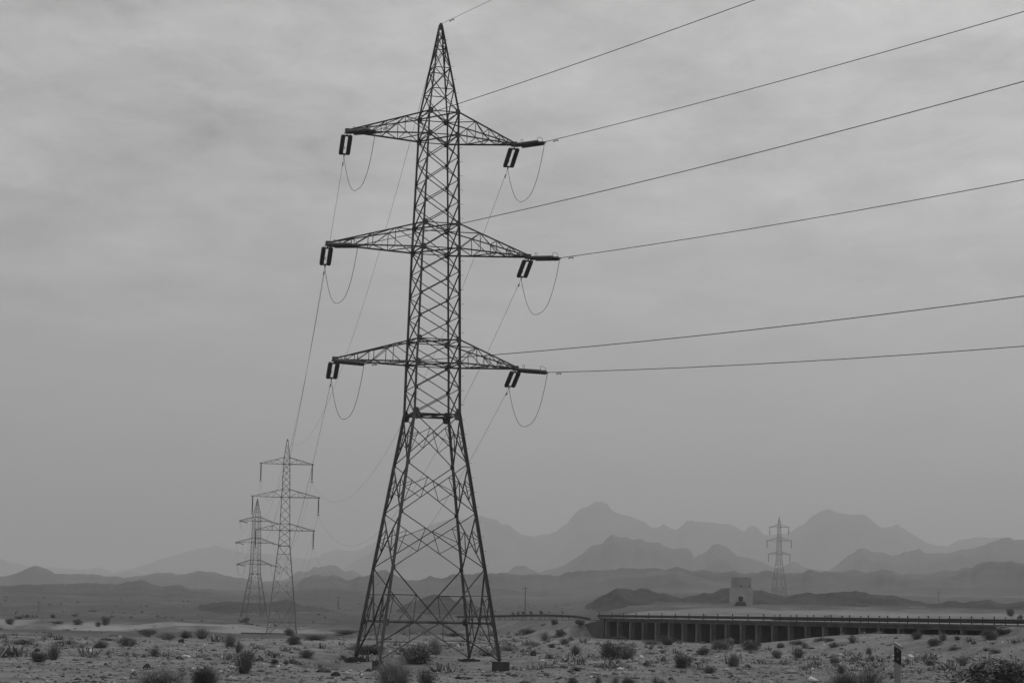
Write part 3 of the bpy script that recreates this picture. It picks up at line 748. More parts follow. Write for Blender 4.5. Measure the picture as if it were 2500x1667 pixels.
# photo pixels a right-hand wire passes: (far point used for its slope)
RPIX = {(-1, 2): (1844, 0), (1, 2): (2500, 28.7), (-1, 1): (2500, 199), (1, 1): (2500, 439), (-1, 0): (2500, 723), (1, 0): (2500, 845)}
LV = ('lowest', 'middle', 'top'); SD = {-1: 'left', 1: 'right'}
arms2 = {0: (18.9, 5.2), 1: (24.9, 5.95), 2: (30.9, 4.63)}
def plane_hit(px, py, P0, dh):
    """the point where the sight line through a pixel crosses the vertical plane through P0 along dh"""
    d = ray(px, py); n = Vector((-dh.y, dh.x, 0)); C = Vector((0, 0, EYE))
    return C + d * ((P0 - C).dot(n) / d.dot(n))
for lv in range(3):
    for sg in (-1, 1):
        ln = AL[lv] if sg < 0 else AR[lv]
        tip = O1 + E1 * (sg * (ln + .10)) + Vector((0, 0, ARM_Z[lv] - .10))
        z2, l2 = arms2[lv]
        tip2 = Vector(p2) + E2 * (sg * l2) + Vector((0, 0, z2 - .1))
        end2 = tip2 - Vector((0, 0, 3.05))
        hdir = (end2 - tip); hdir.z = 0; hdir.normalize()
        dA = hdir * math.cos(R(14.0)) - Vector((0, 0, math.sin(R(14.0))))
        # wire to the right: the set hangs a little slack, the wire leaves it with the slope found from the photo, gently curved
        B = plane_hit(*BPIX[(sg, lv)], tip, PHI)
        dB = (B - tip).normalized(); LB = (B - tip).length
        hit = plane_hit(*RPIX[(sg, lv)], tip, PHI)
        tt = (hit - B).dot(PHI); k2 = 5.5e-4
        slope = (hit.z - B.z) / tt - k2 * tt
        nm = '%s %s arm' % (LV[lv], SD[sg])
        double_string(tip, dA, 3.15, 'double insulator under the tip of the %s, sloping back towards the slim pylon' % nm)
        double_string(tip, dB, LB - .2, 'double insulator lying nearly level beside the tip of the %s, pointing right' % nm)
        A = tip + dA * 3.35
        # away to the slim pylon
        Ls = (end2 - A).length
        pts = catenary(A, end2, (10.4, 10.6, 10.8)[lv], 70)
        wire('power_line', pts, .0105, 'wire from the %s of the front pylon back to the slim pylon' % nm)
        # right, past the camera, to the next pylon out of the frame
        ts = np.linspace(0, 240, 60)
        pts = [B + PHI * t + Vector((0, 0, slope * t + k2 * t * t)) for t in ts]
        wire('power_line', pts, .021, 'wire leaving the frame at right from the %s of the front pylon' % nm)
        # jumper loop between the two sets
        n = 26; pts = []
        for i in range(n + 1):
            t = i / n
            p = lerp(A, B, t)
            dz = 2.9 * (1 - abs(2 * t - 1) ** 2.5)
            pts.append(p - Vector((0, 0, dz)))
        wire('jumper_cable', pts, .016, 'slack jumper loop hanging below the tip of the %s' % nm, False, 'jumper loops on the front pylon', 'jumper loop')
        # slim pylon: single hanging insulators
        r2 = empty('insulator_string', tip2)
        tag(r2, 'thin insulator hanging straight down from the %s of the slim pylon' % nm, 'insulator', 'hanging insulators of the slim pylon')
        mb = MB(); disc_string(mb, (0, 0, -.1), (0, 0, -2.85), .13, 8, .18); mb.build('disc_string', M['insulator'], r2, True)
        mb = MB(); mb.box((0, 0, -3.1), .5, .10, .12, R(7)); mb.build('clamp', M['plate'], r2)
        # slim pylon on to the hazy pylon behind
        E3 = Vector((math.cos(R(25)), math.sin(R(25)), 0))
        tip3 = Vector(p3) + E3 * (sg * (ln + .1)) + Vector((0, 0, ARM_Z[lv] - .1))
        d3 = (end2 - tip3); d3.z = 0; d3.normalize()
        A3 = tip3 + d3 * 3 - Vector((0, 0, .5))
        wire('power_line', catenary(end2, A3, 13, 50), .011, 'faint wire from the %s of the slim pylon back to the hazy pylon' % nm, False)
        # hazy pylon: two insulator sets per arm, shown as one short and one long dark bar
        for dv, what in (((A3 - tip3), 'stubby insulator facing the slim pylon'), (Vector((.80, .50, -.18)) * 3.0, 'long insulator pointing right')):
            q = empty('insulator_string', tip3)
            tag(q, '%s on the %s of the hazy pylon' % (what, nm), 'insulator', 'insulators of the hazy pylon')
            sdv = dv.cross(Vector((0, 0, 1))).normalized() * .22
            for s_ in (-1, 1):
                mb = MB(); disc_string(mb, dv * .08 + sdv * s_, dv * .95 + sdv * s_, .14, 6, .3); mb.build('disc_string', M['insulator'], q, True)
        jp = [lerp(A3, tip3 + Vector((.80, .50, -.18)) * 3.0, i / 14) - Vector((0, 0, 3.2 * (1 - abs(2 * i / 14 - 1) ** 2.5))) for i in range(15)]
        wire('jumper_cable', jp, .02, 'faint jumper loop below the tip of the %s of the hazy pylon' % nm, False, 'jumper loops on the hazy pylon', 'jumper loop')
        # far pylon: single hanging insulators
        E4 = Vector((math.cos(R(-32)), math.sin(R(-32)), 0))
        tip4 = T4.location + E4 * (sg * l2) + Vector((0, 0, z2 - .1))
        mb = MB(); disc_string(mb, (0, 0, -.1), (0, 0, -3.2), .15, 6, .4)
        q = mb.build('insulator_string', M['insulator'], None, True); q.location = tip4
        tag(q, 'thin insulator hanging from the %s of the faint far pylon' % nm, 'insulator', 'hanging insulators of the far pylon')
# earth wire over the peaks
ap = O1 + Vector((0, 0, 40.05)); ap2 = Vector(p2) + Vector((0, 0, 35.4))
hit = plane_hit(1201, 0, ap, PHI); tt = (hit - ap).dot(PHI); slope = (hit.z - ap.z) / tt - 4e-4 * tt
wire('earth_wire', [ap + PHI * t + Vector((0, 0, slope * t + 4e-4 * t * t)) for t in np.linspace(.1, 240, 50)], .013, 'thin earth wire from the peak of the front pylon up to the right', True, WG, 'earth wire')
wire('earth_wire', catenary(ap, ap2, 9.5, 60), .011, 'thin earth wire from the peak of the front pylon back to the slim pylon', False, WG, 'earth wire')
ap3 = Vector(p3) + Vector((0, 0, 40.0))
wire('earth_wire', catenary(ap2, ap3, 9.5, 50), .011, 'thin earth wire from the peak of the slim pylon to the hazy pylon', False, WG, 'earth wire')

# ------------------------------------------------------------------ road bridge with its rails
zdeck = lambda s_: 2.42 + .0022 * (s_ - S0)
zsoff = lambda s_: 1.98 + .0012 * (s_ - S0)
BR = empty('road_bridge', bpt((S0 + S1) / 2, 5.5, 0))
tag(BR, 'long low concrete road bridge with a row of dark square openings', 'bridge')
bo = Vector(BR.location)
def bl(s_, n_, z): return bpt(s_, n_, z) - bo
def bslab(mb, s0, s1, n0, n1, z00, z01, z10, z11):
    """block along the bridge: z00..z01 bottom to top at s0, z10..z11 at s1"""
    vs_ = [bl(s0, n0, z00), bl(s1, n0, z10), bl(s1, n1, z10), bl(s0, n1, z00), bl(s0, n0, z01), bl(s1, n0, z11), bl(s1, n1, z11), bl(s0, n1, z01)]
    mb.add(vs_, [(3, 2, 1, 0), (4, 5, 6, 7), (0, 1, 5, 4), (1, 2, 6, 5), (2, 3, 7, 6), (3, 0, 4, 7)])
NW = 25.0
mb = MB(); bslab(mb, S0 - 1.7, S1 + 2.2, 0, NW, zsoff(S0), zdeck(S0) - .14, zsoff(S1), zdeck(S1) - .14); mb.build('deck', M['dark_concrete'], BR)
mb = MB(); bslab(mb, S0 - 1.7, S1 + 2.2, -.18, .22, zdeck(S0) - .137, zdeck(S0) + .02, zdeck(S1) - .137, zdeck(S1) + .02); mb.build('kerb', M['dark_concrete'], BR)
mb = MB(); bslab(mb, S0 - 1.7, S1 + 2.2, NW - .4, NW, zdeck(S0) - .137, zdeck(S0) + .02, zdeck(S1) - .137, zdeck(S1) + .02); mb.build('kerb', M['dark_concrete'], BR)
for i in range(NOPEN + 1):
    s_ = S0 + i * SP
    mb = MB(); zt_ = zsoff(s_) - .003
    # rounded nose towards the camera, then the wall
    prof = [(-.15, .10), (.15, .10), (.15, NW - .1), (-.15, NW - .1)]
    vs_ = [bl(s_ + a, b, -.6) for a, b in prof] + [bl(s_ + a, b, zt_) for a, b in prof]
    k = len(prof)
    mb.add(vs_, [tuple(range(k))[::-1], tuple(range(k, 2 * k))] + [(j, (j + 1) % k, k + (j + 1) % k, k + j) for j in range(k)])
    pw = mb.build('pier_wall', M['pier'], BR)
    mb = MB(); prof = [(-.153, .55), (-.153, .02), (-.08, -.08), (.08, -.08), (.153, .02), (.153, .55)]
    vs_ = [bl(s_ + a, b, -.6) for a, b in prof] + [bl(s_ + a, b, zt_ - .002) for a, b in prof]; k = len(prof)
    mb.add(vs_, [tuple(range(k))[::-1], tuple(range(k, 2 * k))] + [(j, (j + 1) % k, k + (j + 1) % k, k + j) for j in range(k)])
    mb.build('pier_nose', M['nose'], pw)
mb = MB()
bslab(mb, S0 - 2.0, S0 - .4, .3, NW - .6, -.6, zsoff(S0) - .005, -.6, zsoff(S0) - .005)
mb.build('abutment', M['dark_concrete'], BR)
mb = MB()
bslab(mb, S1 + .5, S1 + 2.3, .5, NW - .6, -.6, zsoff(S1) - .005, -.6, zsoff(S1) - .005)
mb.build('abutment', M['dark_concrete'], BR)
def wing(sa, na, sb, nb, z0, z1):
    mb = MB(); a, b = bl(sa, na, 0), bl(sb, nb, 0); d = (b - a); nn = Vector((-d.y, d.x, 0)).normalized() * .3
    lo = Vector((0, 0, -.8))
    vs_ = [a + lo, b + lo, b + lo + nn, a + lo + nn, a + Vector((0, 0, z0)), b + Vector((0, 0, z1)), b + nn + Vector((0, 0, z1)), a + nn + Vector((0, 0, z0))]
    mb.add(vs_, [(3, 2, 1, 0), (4, 5, 6, 7), (0, 1, 5, 4), (1, 2, 6, 5), (2, 3, 7, 6), (3, 0, 4, 7)]); mb.build('wing_wall', M['dark_concrete'], BR)
wing(S0 - .4, .1, S0 - 2.6, -1.5, 2.30, 1.6)
wing(S1 + 2.2, -.25, S1 + 6.5, -2.0, 2.45, 1.5)

def guard_rail(name, fn, svals, gap, label, postz, post_every, postmat='post', tall=.0):
    """a W-profile steel rail on posts; fn(s) -> point on the rail's top line"""
    P0 = fn(svals[0]); root = empty(name, (P0.x, P0.y, gz(P0.x, P0.y)))
    tag(root, label, 'guard rail', 'guard rails of the road')
    o0 = Vector(root.location)
    mb = MB(); h = .32
    prof = [(0, 0), (.05, -.03), (.08, -.08), (.03, -.14), (.03, -.18), (.08, -.24), (.05, -.29), (0, -.32)]
    nrm = Vector((-BN[0], -BN[1], 0))
    pts = [fn(s_) for s_ in svals]
    vs_ = []
    for p in pts:
        for a, b in prof: vs_.append(p + nrm * a + Vector((0, 0, b)) - o0)
    k = len(prof); fs_ = []
    for i in range(len(pts) - 1):
        for j in range(k - 1): fs_.append((i * k + j, i * k + j + 1, (i + 1) * k + j + 1, (i + 1) * k + j))
    mb.add(vs_, fs_)
    mb.build('rail', M['rail'], root)
    s_ = svals[0] + .4; c = 0
    while s_ < svals[-1]:
        p = fn(s_) - o0
        pm = MB(); pm.box((p.x + BN[0] * .10, p.y + BN[1] * .10, p.z - postz), .10, .10, postz + tall + .02, -BA)
        pm.build('post', M[postmat], root)
        s_ += post_every
    return root
zr = lambda s_: zdeck(s_) + .42 + .0012 * (s_ - S0)
guard_rail('guard_rail', lambda s_: bpt(s_, -.02, zr(s_)), list(np.linspace(S0 - 2.4, S1 + 14, 60)), 0, 'dark steel guard rail along the near edge of the bridge', .62, 3.5, tall=.20)
guard_rail('guard_rail', lambda s_: bpt(s_, NW - .25, zr(s_) + .0), list(np.linspace(S0 - 2.4, S1 + 30, 60)), 0, 'guard rail along the far edge of the bridge, only post tops showing', .6, 4.2, tall=.34)
LRZ = ([-330, -302, -290, -276, -268, -262, -254, -248.5], [1.9, 2.15, 2.35, 2.55, 2.72, 2.74, 2.70, 2.42])
guard_rail('guard_rail', lambda s_: bpt(s_, .3, np.interp(s_, *LRZ) ), list(np.linspace(-296, -248.5, 40)), 0, 'guard rail bending down beside the road left of the bridge', .75, 2.0, 'concrete')
guard_rail('guard_rail', lambda s_: bpt(s_, .5, zr(S1) - .04), list(np.linspace(S1 + 14.6, S1 + 60, 30)), 0, 'guard rail on the embankment at the right edge, beyond the bridge', .72, 4.0)
# delineator posts standing on the bridge kerb
# road surface and its edge line
mb = MB()
for a, b in ((-330, S0 - 1.75), (S1 + 2.25, -60)):
    n = 20
    for i in range(n):
        s0, s1 = lerp(a, b, i / n), lerp(a, b, (i + 1) / n)
        tp = lambda q: np.interp(q, [-330, -300, -276, -250, S1 + 2, -60], [1.0, 1.35, 1.75, 2.05, 2.45, 2.6]) + .06
        v = [bpt(s0, 1.2, tp(s0)), bpt(s1, 1.2, tp(s1)), bpt(s1, 23.8, tp(s1)), bpt(s0, 23.8, tp(s0))]
        mb.add(v, [(0, 1, 2, 3)])
M['asphalt'] = mat('asphalt', .05, .2, 3, .9)
tag(mb.build('road', M['asphalt']), kind='structure')

# chevron boards in the bend
for i, (px, py) in enumerate(((1252, 1499), (1265, 1499), (1277, 1496.5), (1296, 1496.5), (1321, 1495))):
    Yc = 306 - i * 2.5
    p = at(px, py, Yc); g = gz(p.x, p.y)
    t = empty('chevron_sign', (p.x, p.y, g))
    tag(t, ('leftmost of the five small chevron boards at the road bend', 'second from left of the five chevron boards at the road bend', 'middle one of the five chevron boards at the road bend', 'fourth from left of the five chevron boards at the road bend', 'chevron board standing alone at the right of the row, above the bending rail')[i], 'road sign', 'chevron boards at the bend')
    hz = p.z - g
    b_ = MB(); b_.box((0, 0.03, 0), .06, .06, hz + .2); b_.build('post', M['post'], t)
    b_ = MB(); b_.plate((0, -.02, hz), (0, -1, 0), .46, .52, .02); b_.build('board', M['concrete'], t)
    b_ = MB(); b_.plate((0, -.045, hz), (0, -1, 0), .40, .48, .012, shape=[(-.5, -.5), (-.05, -.5), (.5, 0), (-.05, .5), (-.5, .5), (.05, 0)]); b_.build('chevron', M['black'], t)

# ------------------------------------------------------------------ marker post at the roadside
def delineator():
    D = 41.6
    p = at(2192, 1700, D); topz = at(2192, 1571, D).z
    g = gz(p.x, p.y)
    t = empty('marker_post', (p.x, p.y, g)); t.rotation_euler = (0, 0, R(-8))
    tag(t, 'pale roadside marker post with slanted black band and two round reflectors', 'marker post')
    w = .128; H = topz - g; sl = .58; th = .05
    def prism(x0, x1, zl, zh, y0, y1, mb):
        # slanted top and bottom: the left edge sits higher than the right edge
        f = lambda x, z: z - sl * x
        vs_ = []
        for y in (y0, y1):
            vs_ += [(x0, y, f(x0, zl)), (x1, y, f(x1, zl)), (x1, y, f(x1, zh)), (x0, y, f(x0, zh))]
        mb.add(vs_, [(0, 1, 2, 3), (7, 6, 5, 4), (0, 4, 5, 1), (1, 5, 6, 2), (2, 6, 7, 3), (3, 7, 4, 0)])
    mb = MB()
    x0, x1 = -w / 2, w / 2
    f = lambda x, z: z - sl * x
    prof = [(x0, 0), (-.04, -.028), (.04, -.028), (x1, 0), (.05, th), (-.05, th)]
    k = len(prof)
    vs_ = [(x, y, -.3) for x, y in prof] + [(x, y, f(x, H - .012)) for x, y in prof]
    mb.add(vs_, [tuple(range(k))[::-1], tuple(range(k, 2 * k))] + [(i, (i + 1) % k, k + (i + 1) % k, k + i) for i in range(k)])
    mb.build('post_body', M['shaded_post'], t)
    mb = MB(); prism(x0 - .002, x1 + .002, H - .010, H + .014, -.036, th + .03, mb); mb.build('cap', M['white'], t)  # upward face of the same white plastic, left light as the lit copy
    mb = MB(); prism(x0 - .003, x1 + .003, H - .37, H - .085, -.034, th + .003, mb); mb.build('black_band', M['black'], t)
    for dz in (-.165, -.315):
        mb = MB(); c = Vector((0.002, -.036, H + dz + .03)); n = 16
        mb.tube([c, c + Vector((0, -.01, 0))], .028, n); mb.build('reflector', M['lens'], t)
delineator()

# ------------------------------------------------------------------ tower house on the rise
def tower_house():
    D = 600
    b = at(1809, 1480, D); s_ = F / D * 1.0 / cp
    g = gz(b.x, b.y)
    t = empty('tower_house', (b.x, b.y, b.z)); t.rotation_euler = (0, 0, R(-4))
    tag(t, 'pale square two-stage mud tower house with a dark doorway above steps', 'tower house')
    w, h1, h2 = 6.25, 4.95, 7.85
    wl_ = MB()
    # hollow lower stage: front wall with a real door opening
    dx0, dx1, dz0, dz1 = -.20 - .62, -.20 + .62, 1.42, 2.78
    def quadbox(x0, x1, z0, z1, y0=-w / 2, y1=-w / 2 + .5): wl_.box(((x0 + x1) / 2, (y0 + y1) / 2, z0), x1 - x0, y1 - y0, z1 - z0)
    e = .002
    quadbox(-w / 2, dx0, -2.0, h1); quadbox(dx1, w / 2, -2.0, h1)
    quadbox(dx0 + e, dx1 - e, -2.0, dz0); quadbox(dx0 + e, dx1 - e, dz1, h1 - e)
    wl_.box((-w / 2 + .25, .25, -2.0), .5, w - .5 - e, h1 + 2); wl_.box((w / 2 - .25, .25, -2.0), .5, w - .5 - e, h1 + 2)
    wl_.box((0, w / 2 - .25 + e, -2.0), w - 1 - e, .5 - e, h1 + 2)
    wl_.build('lower_wall', M['adobe'], t)
    r_ = MB(); r_.box((0, .05, h1 + .004), w - .15, w - .1, .18); r_.build('roof_terrace', M['adobe'], t)
    u_ = MB(); w2 = 5.45
    u_.add([(x * w2 / 2 * k, y * w2 / 2 * k, z) for z, k in ((h1 + .19, 1), (h2, .965)) for x, y in ((-1, -1), (1, -1), (1, 1), (-1, 1))],
           [(4, 5, 6, 7), (0, 1, 5, 4), (1, 2, 6, 5), (2, 3, 7, 6), (3, 0, 4, 7)])
    u_.build('upper_wall', M['adobe_dark'], t)
    pr = MB()
    pr.box((-.35, -w2 / 2 + .24, h2 + .003), w2 - 1.1, .24, .14)
    pr.build('parapet', M['adobe_dark'], t)
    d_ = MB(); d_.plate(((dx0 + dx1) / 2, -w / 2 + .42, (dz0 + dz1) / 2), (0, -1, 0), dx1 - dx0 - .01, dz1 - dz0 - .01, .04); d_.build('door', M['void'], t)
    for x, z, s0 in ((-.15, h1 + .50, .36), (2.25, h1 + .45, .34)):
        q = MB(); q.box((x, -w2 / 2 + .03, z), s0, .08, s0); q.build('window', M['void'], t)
    for x, z, s0 in ((1.75, 1.6, .42), (-2.1, 1.75, .36)):
        q = MB(); q.box((x, -w / 2 + .02, z), s0, .08, s0 * 1.1); q.build('window', M['adobe_dark'], t)
    st = MB()
    for i in range(7):
        st.box((-.25, -w / 2 - 1.9 + i * .135 + .0, -1.0 + .0), 3.2 - i * .16, 3.8 - i * .27, 1.18 + i * .2 if False else 1.0 + .19 * (i + 1))
    st.build('steps', M['rock_dark'], t)
tower_house()
c_ = at(1774, 1485, 585)
def rough_rock(seed, sx, sy, sz, n=3, flat=.25):
    import bmesh
    bm = bmesh.new(); bmesh.ops.create_icosphere(bm, subdivisions=n, radius=1.0)
    r_ = random.Random(seed); ax = [Vector((r_.uniform(-1, 1), r_.uniform(-1, 1), r_.uniform(-.3, 1))).normalized() for _ in range(9)]; ct = [r_.uniform(.55, .9) for _ in ax]
    for v in bm.verts:
        for a, c in zip(ax, ct):
            e = v.co.dot(a) - c
            if e > 0: v.co -= a * e * .95
        v.co += Vector((r_.uniform(-1, 1), r_.uniform(-1, 1), r_.uniform(-1, 1))) * .035
        v.co.z = max(v.co.z, -flat)
        v.co = Vector((v.co.x * sx, v.co.y * sy, (v.co.z + flat * .6) * sz))
    me = bpy.data.meshes.new('rock'); bm.to_mesh(me); bm.free(); return me
o = link_mesh('earth_mound', rough_rock(77, 1.55, 1.0, .62), M['rock_dark']); o.location = (c_.x, c_.y, gz(c_.x, c_.y) - .05)
o.location.z = c_.z
tag(o, 'low flat dark mound on pale ground left of the tower house', 'mound')

# low white-topped wall before the slim pylon
a_, b_ = at(588, 1548, 393), at(790, 1550.5, 393)
W_ = empty('low_wall', ((a_.x + b_.x) / 2, 393, gz((a_.x + b_.x) / 2, 393)))
tag(W_, 'long low dark wall with a pale top edge at the slim pylon', 'wall')
Lw = (b_ - a_).length; ang = math.atan2(b_.y - a_.y, b_.x - a_.x); zt_ = at(690, 1544, 393).z - W_.location.z
mb = MB(); mb.box((0, 0, -.8), Lw, .35, zt_ + .8 - .1, ang); mb.build('wall_body', M['dark_concrete'], W_)
mb = MB(); mb.box((0, 0, zt_ - .098), Lw + .1, .5, .11, ang); mb.build('coping', M['rock_pale'], W_)

# ------------------------------------------------------------------ telegraph poles
for px, pt, pb, Yp, lab in ((95, 1466, 1522, 760, 'thin utility pole standing alone at the far left above the pale bank'),
                            (826, 1455, 1494, 900, 'thin utility pole between the slim pylon and the front pylon'),
                            (1283, 1432, 1492, 700, 'thin utility pole right of the front pylon, above the chevron boards'),
                            (2292, 1444, 1474, 1000, 'faint utility pole on the dark hills at the far right')):
    a = at(px, pt, Yp); bz = at(px, pb, Yp)
    g = min(gz(a.x, a.y), bz.z)
    t = empty('utility_pole', (a.x, a.y, g)); tag(t, lab, 'utility pole', 'thin utility poles across the plain')
    mb = MB(); mb.tube([(0, 0, -.3), (0, 0, a.z - g)], [.19, .13], 8); mb.build('pole', M['wood'], t, True)
    mb = MB(); mb.box((0, 0, a.z - g - .5), 1.5, .12, .12, R(20)); mb.build('crossarm', M['wood'], t)

# ------------------------------------------------------------------ shrubs
def strands(n, seed, spread, hgt, width, segs=4, upright=.3, leaf=0):
    r_ = np.random.default_rng(seed); V = []; Fq = []
    for i in range(n):
        th = r_.uniform(0, 2 * math.pi); el = math.asin(min(1, r_.uniform(upright, 1.0) ** .8)) if upright < 1 else 1.4
        rr = r_.uniform(.72, 1.0)
        tipp = np.array([math.cos(th) * math.cos(el) * .5 * rr * spread, math.sin(th) * math.cos(el) * .5 * rr * spread, math.sin(el) * rr * hgt])
        b = np.array([tipp[0] * .22 + r_.normal(0, .03), tipp[1] * .22 + r_.normal(0, .03), 0.0])
        mid = b * .5 + tipp * .5 + r_.normal(0, .05, 3) + np.array([0, 0, .07])
        sdv = np.array([-math.sin(th + r_.normal(0, .6)), math.cos(th + r_.normal(0, .6)), r_.normal(0, .3)]); sdv /= np.linalg.norm(sdv)
        for q in range(segs + 1):
            t = q / segs
            p = (1 - t) ** 2 * b + 2 * t * (1 - t) * mid + t * t * tipp + (r_.normal(0, .012, 3) if 0 < q else 0)
            w = width * (1 - .75 * t)
            V += [p - sdv * w, p + sdv * w]
        k = len(V) - 2 * (segs + 1)
        Fq += [(k + 2 * q, k + 2 * q + 1, k + 2 * q + 3, k + 2 * q + 2) for q in range(segs)]
    return V, Fq
def leaves(n, seed, lobes, size):
    """leaf-sized faces in clumps through several lobes (centre, radius, height)"""
    r_ = np.random.default_rng(seed); V = []; Fq = []
    clumps = []
    for cx_, cy_, cz_, rad, hz in lobes:
        for _ in range(int(26 * rad / .3)):
            d = r_.normal(0, 1, 3); d /= np.linalg.norm(d); rr = r_.uniform(.35, 1.0) ** .55
            clumps.append((np.array([cx_ + d[0] * rad * rr, cy_ + d[1] * rad * rr, max(.02, cz_ + d[2] * hz * rr)]), r_.uniform(.03, .085)))
    for i in range(n):
        c, cs = clumps[r_.integers(len(clumps))]
        p = c + r_.normal(0, cs, 3)
        if p[2] < .0: p[2] = abs(p[2]) * .5
        a = r_.normal(0, 1, 3); a /= np.linalg.norm(a); b = np.cross(a, r_.normal(0, 1, 3)); b /= np.linalg.norm(b)
        s_ = size * r_.uniform(.5, 1.3)
        k = len(V); V += [p - a * s_, p + b * s_ * .45, p + a * s_, p - b * s_ * .45]; Fq.append((k, k + 1, k + 2, k + 3))
    return V, Fq
def lobeset(seed, n):
    r_ = random.Random(seed); L = []
    for i in range(n):
        a = 2 * math.pi * i / n + r_.uniform(-.5, .5); d = r_.uniform(.08, .27); rad = r_.uniform(.15, .25)
        L.append((math.cos(a) * d, math.sin(a) * d, r_.uniform(.25, .62), rad, r_.uniform(.2, .36)))
    return L
PROTO = {}
def proto(kind, var):
    key = (kind, var)
    if key in PROTO: return PROTO[key]
    sd_ = hash(kind) % 1 + {'dome': 100, 'leafy': 200, 'twig': 300, 'low': 400}[kind] + var * 13
    if kind == 'dome':
        V, Fq = strands(1500, sd_, 1.0, .98, .0055, 4, .02); v2, f2 = leaves(900, sd_ + 1, [(0, 0, .45, .42, .48)], .018); 
    elif kind == 'leafy':
        V, Fq = strands(260, sd_, 1.0, .95, .006, 4, .1); v2, f2 = leaves(3200, sd_ + 1, lobeset(sd_, 6), .026)
    elif kind == 'twig':
        V, Fq = strands(170, sd_, .95, 1.0, .009, 5, .45); v2, f2 = leaves(800, sd_ + 1, lobeset(sd_, 5), .024)
    else:
        V, Fq = strands(260, sd_, 1.0, .8, .006, 3, .02); v2, f2 = leaves(2200, sd_ + 1, [(x, y, z * .6, r_, h * .7) for x, y, z, r_, h in lobeset(sd_, 6)], .026)
    PROTO[key] = (np_mesh('stems', np.array(V), np.array(Fq)), np_mesh('foliage', np.array(v2), np.array(f2)))
    return PROTO[key]
MESHES = {}
def shrub_mesh(kind, var, tone, which):
    k = (kind, var, tone, which)
    if k not in MESHES:
        me = proto(kind, var)[which].copy(); me.materials.clear()
        if which == 0: me.materials.append(M['leaf_' + tone] if kind == 'dome' else M['stem'])
        else: me.materials.append(M['leaf_' + tone])
        MESHES[k] = me
    return MESHES[k]
nshrub = [0]
def shrub(px, py, w, h, kind, tone, label, group, D=None, top=None):
    """px, py: foot of the shrub in the photo; w, h: its size there. With D the shrub stands at that distance and top is its upper edge"""
    if D is None:
        p = on_ground(px, py); 
    else:
        d = ray(px, py); p = Vector((d.x / d.y * D, D, 0)); p.z = gz(p.x, p.y)
    pxm = p.y / F * 1.0
    W = w * pxm * (1.25 if kind == 'dome' else 1.7)
    if top is not None: Hh = (at(px, top, p.y).z - p.z) * 1.2; W *= 1.15
    else: Hh = h * pxm * 1.12
    Hh = max(Hh, .12)
    var = nshrub[0] % 3; nshrub[0] += 1
    r_ = random.Random(nshrub[0])
    t = empty('desert_shrub', (p.x, p.y, p.z - .03), r_.uniform(0, 6.28))
    t.scale = (W, W * r_.uniform(.85, 1.0), Hh)
    tag(t, label, 'shrub', group)
    a = link_mesh('stems', shrub_mesh(kind, var, tone, 0), None, t)
    b = link_mesh('foliage', shrub_mesh(kind, var, tone, 1), None, t)
    return t
SF, SM, SB, SL, SA = 'shrubs in the foreground', 'shrubs around the front pylon', 'shrubs before the bridge', 'shrubs on the left plain', 'shrubs on the far bank'
